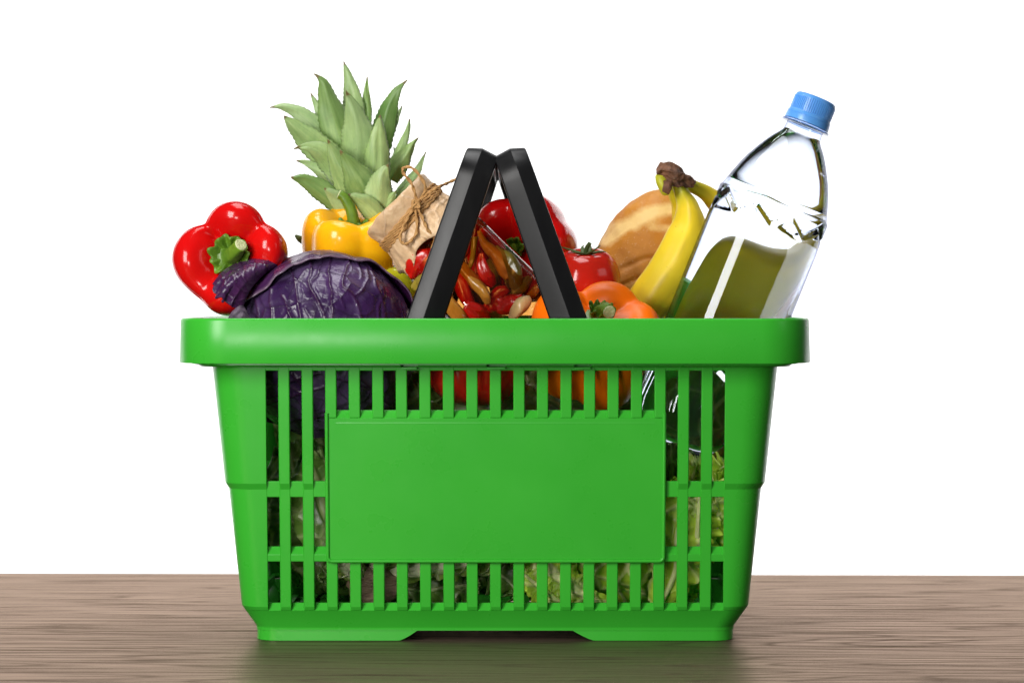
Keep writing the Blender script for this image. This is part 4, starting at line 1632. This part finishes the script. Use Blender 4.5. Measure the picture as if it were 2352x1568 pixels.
V = V + .0006 * np.stack([wob(V, 210, 1), wob(V, 210, 2), wob(V, 210, 3)], 1)
cover = mk('paper_cover', V, gridF(segs, len(sp), True), 'kraft', jar, smooth=35, solid=(.0006, 0))


def rope(name, path, r, n, parent):
    P = catmull(path, n)
    ln = np.linalg.norm(np.diff(P, axis=0), axis=1).sum()
    tw = ln / n / (r * 2.0)
    V, F = tube(P, r, 14, True, twist=tw, lobes=2, lobe_amt=.30)
    return mk(name, V, F, 'twine', parent, smooth=180)


loops = []
for q in range(5):
    s0 = 41 + q * 5.6
    path = []
    for i in range(26):
        a = 2 * PI * i / 25
        rr = 92.2 + .8 * sin(2 * a + q)
        s = s0 + 3.5 * cos(a) + (2.0 * sin(2 * a + q)) - 3 * (q - 2) * .32 * max(0, sin(a)) ** 6
        path.append(jo + jd * (s * kj) + je * (rr * cos(a) * kj) + jq * (rr * sin(a) * kj))
    rope('twine_wrap', path, .0013, 260, cover)
yk = yJ - 97 * kj
bow = [
    ([(958, 466), (952, 440), (944, 420), (927, 398), (927, 386), (944, 385), (963, 402), (977, 429), (972, 448), (962, 468)], .006),
    ([(950, 470), (957, 500), (956, 535), (940, 556), (928, 560), (919, 548), (927, 520), (940, 495), (951, 478)], .004),
    ([(955, 468), (970, 500), (982, 527), (1000, 549)], .004),
    ([(958, 466), (985, 443), (1005, 431), (1032, 419), (1056, 407)], .004),
]
for pts, bulge in bow:
    m_ = len(pts)
    path = [W(px, py, yk - bulge * math.sin(PI * i / (m_ - 1)) + (0.02 if (px > 1015) else 0)) for i, (px, py) in enumerate(pts)]
    rope('bow', path, .0011, 120, cover)
path = [np.array(W(955, 470, yk)) + .0030 * np.array((cos(2.1 * i), -.7 - .5 * sin(1.3 * i), sin(1.7 * i))) for i in range(14)]
rope('knot', path, .0013, 90, cover)

# pickled pieces in the jar, each its own thing
PK = [
    ('chilli', 'pk_amber', [(1099, 530), (1116, 562), (1142, 588), (1160, 617), (1165, 640)], [4, 9, 16, 15, 5], .114, 'long amber pickled chilli with a thin pointed top behind the jar glass'),
    ('chilli', 'pk_olive', [(1092, 542), (1089, 570), (1083, 598), (1078, 612)], [7, 6, 5, 3], .113, 'thin olive pickled chilli high in the jar beside the left handle'),
    ('chilli', 'pk_olive', [(1140, 566), (1167, 595), (1181, 618), (1185, 650), (1190, 672)], [5, 12, 14, 12, 6], .115, 'broad olive pickled chilli in the jar next to the slanted glass edge'),
    ('chilli', 'pk_red', [(1104, 578), (1110, 612), (1122, 642), (1134, 652)], [5, 11, 15, 7], .110, 'red pickled pepper strip in the middle of the jar under the amber chilli'),
    ('chilli', 'pk_red', [(1108, 525), (1124, 545), (1142, 566), (1160, 590)], [6, 12, 12, 6], .128, 'dark red pickled pepper strip at the top shoulder of the jar'),
    ('chilli', 'pk_red', [(1082, 532), (1070, 566), (1058, 592), (1052, 600)], [6, 11, 9, 4], .116, 'short red pickled chilli in the jar against the left handle'),
    ('chilli', 'pk_amber', [(1046, 594), (1070, 624), (1096, 653), (1116, 678), (1122, 700)], [7, 12, 14, 12, 5], .108, 'long brown yellow pickled chilli crossing the jar below its middle'),
    ('chilli', 'pk_red', [(1048, 620), (1060, 650), (1076, 686), (1084, 712)], [10, 17, 15, 8], .114, 'dark red pickled pepper in the jar right of the left handle'),
    ('chilli', 'pk_amber', [(1014, 664), (1032, 694), (1052, 722), (1066, 742)], [9, 15, 14, 8], .106, 'orange brown pickled chilli lowest in the jar beside the left handle'),
    ('chilli', 'pk_red', [(1070, 700), (1096, 716), (1120, 735)], [12, 18, 10], .108, 'red pickled pepper piece in the jar just above the rim'),
    ('chilli', 'pk_red', [(1112, 716), (1128, 700), (1146, 678), (1168, 662)], [9, 18, 17, 8], .109, 'bright red pickled pepper in the jar left of the garlic clove'),
    ('chilli', 'pk_red', [(1142, 692), (1160, 702), (1180, 694), (1200, 684)], [13, 19, 18, 9], .104, 'red pickled pepper tip in the jar touching the garlic clove'),
    ('garlic_clove', 'pk_garlic', [(1172, 730), (1184, 716), (1202, 698), (1216, 684)], [7, 14, 16, 7], .101, 'pale garlic clove pressed against the bottom of the jar'),
    ('chilli', 'pk_olive', [(1168, 684), (1184, 668), (1202, 652), (1216, 640)], [6, 12, 12, 6], .116, 'olive pickled chilli in the jar above the garlic clove'),
    ('chilli', 'pk_red', [(1196, 684), (1214, 660), (1228, 642), (1236, 636)], [7, 11, 10, 5], .122, 'red pickled strip at the lower right edge of the jar'),
    ('chilli', 'pk_amber', [(1214, 684), (1228, 668), (1240, 654)], [7, 10, 6], .112, 'small amber pickled chilli in the jar corner by the right handle'),
    ('chilli', 'pk_red', [(936, 628), (957, 611), (980, 594), (1004, 576)], [11, 23, 23, 9], .116, 'bright red pickled pepper in the jar neck just below the paper cover'),
    ('chilli', 'pk_olive', [(952, 664), (966, 650), (988, 634), (1006, 622)], [8, 13, 12, 5], .114, 'olive pickled chilli in the jar neck left of the handle'),
    ('chilli', 'pk_olive', [(1120, 600), (1136, 640), (1140, 680)], [10, 15, 9], .136, 'dark olive pickled chilli deep in the middle of the jar'),
    ('chilli', 'pk_olive', [(1060, 640), (1100, 690), (1150, 740)], [12, 20, 12], .134, 'dull olive pickled chilli deep in the lower half of the jar'),
    ('chilli', 'pk_red', [(1080, 560), (1100, 610), (1110, 660)], [10, 17, 10], .140, 'dark red pickled pepper deep in the upper half of the jar'),
    ('chilli', 'pk_olive', [(1160, 610), (1190, 650), (1210, 680)], [12, 17, 12], .138, 'dark olive pickled chilli deep in the jar near the right handle'),
]
for i, (nm, mt, pts, rr, dpt, lab) in enumerate(PK):
    m_ = len(pts)
    P = catmull([W(px, py, dpt + .004 * math.sin(1.3 * i + q)) for q, (px, py) in enumerate(pts)], 30)
    R = np.maximum(catmull([(q * kj * 1.12, 0, 0) for q in rr], 30)[:, 0], .0006)
    fl = .62 if mt == 'pk_red' else .8
    V, F = tube(P, R, 20, True, shape=lambda a, f: (1 if abs(cos(a)) < .5 else fl + (1 - fl) * abs(sin(a))) * (1 + .08 * sin(3 * a + i + 4 * f)))
    V = np.array(V)
    V = V + .0010 * np.stack([wob(V, 170, i), wob(V, 170, i + 1), wob(V, 170, i + 2)], 1)
    o = mk(nm, V, F, mt, None, smooth=180)
    tag(o, lab, 'garlic' if nm == 'garlic_clove' else 'pickled pepper', 'pickled peppers in the jar')
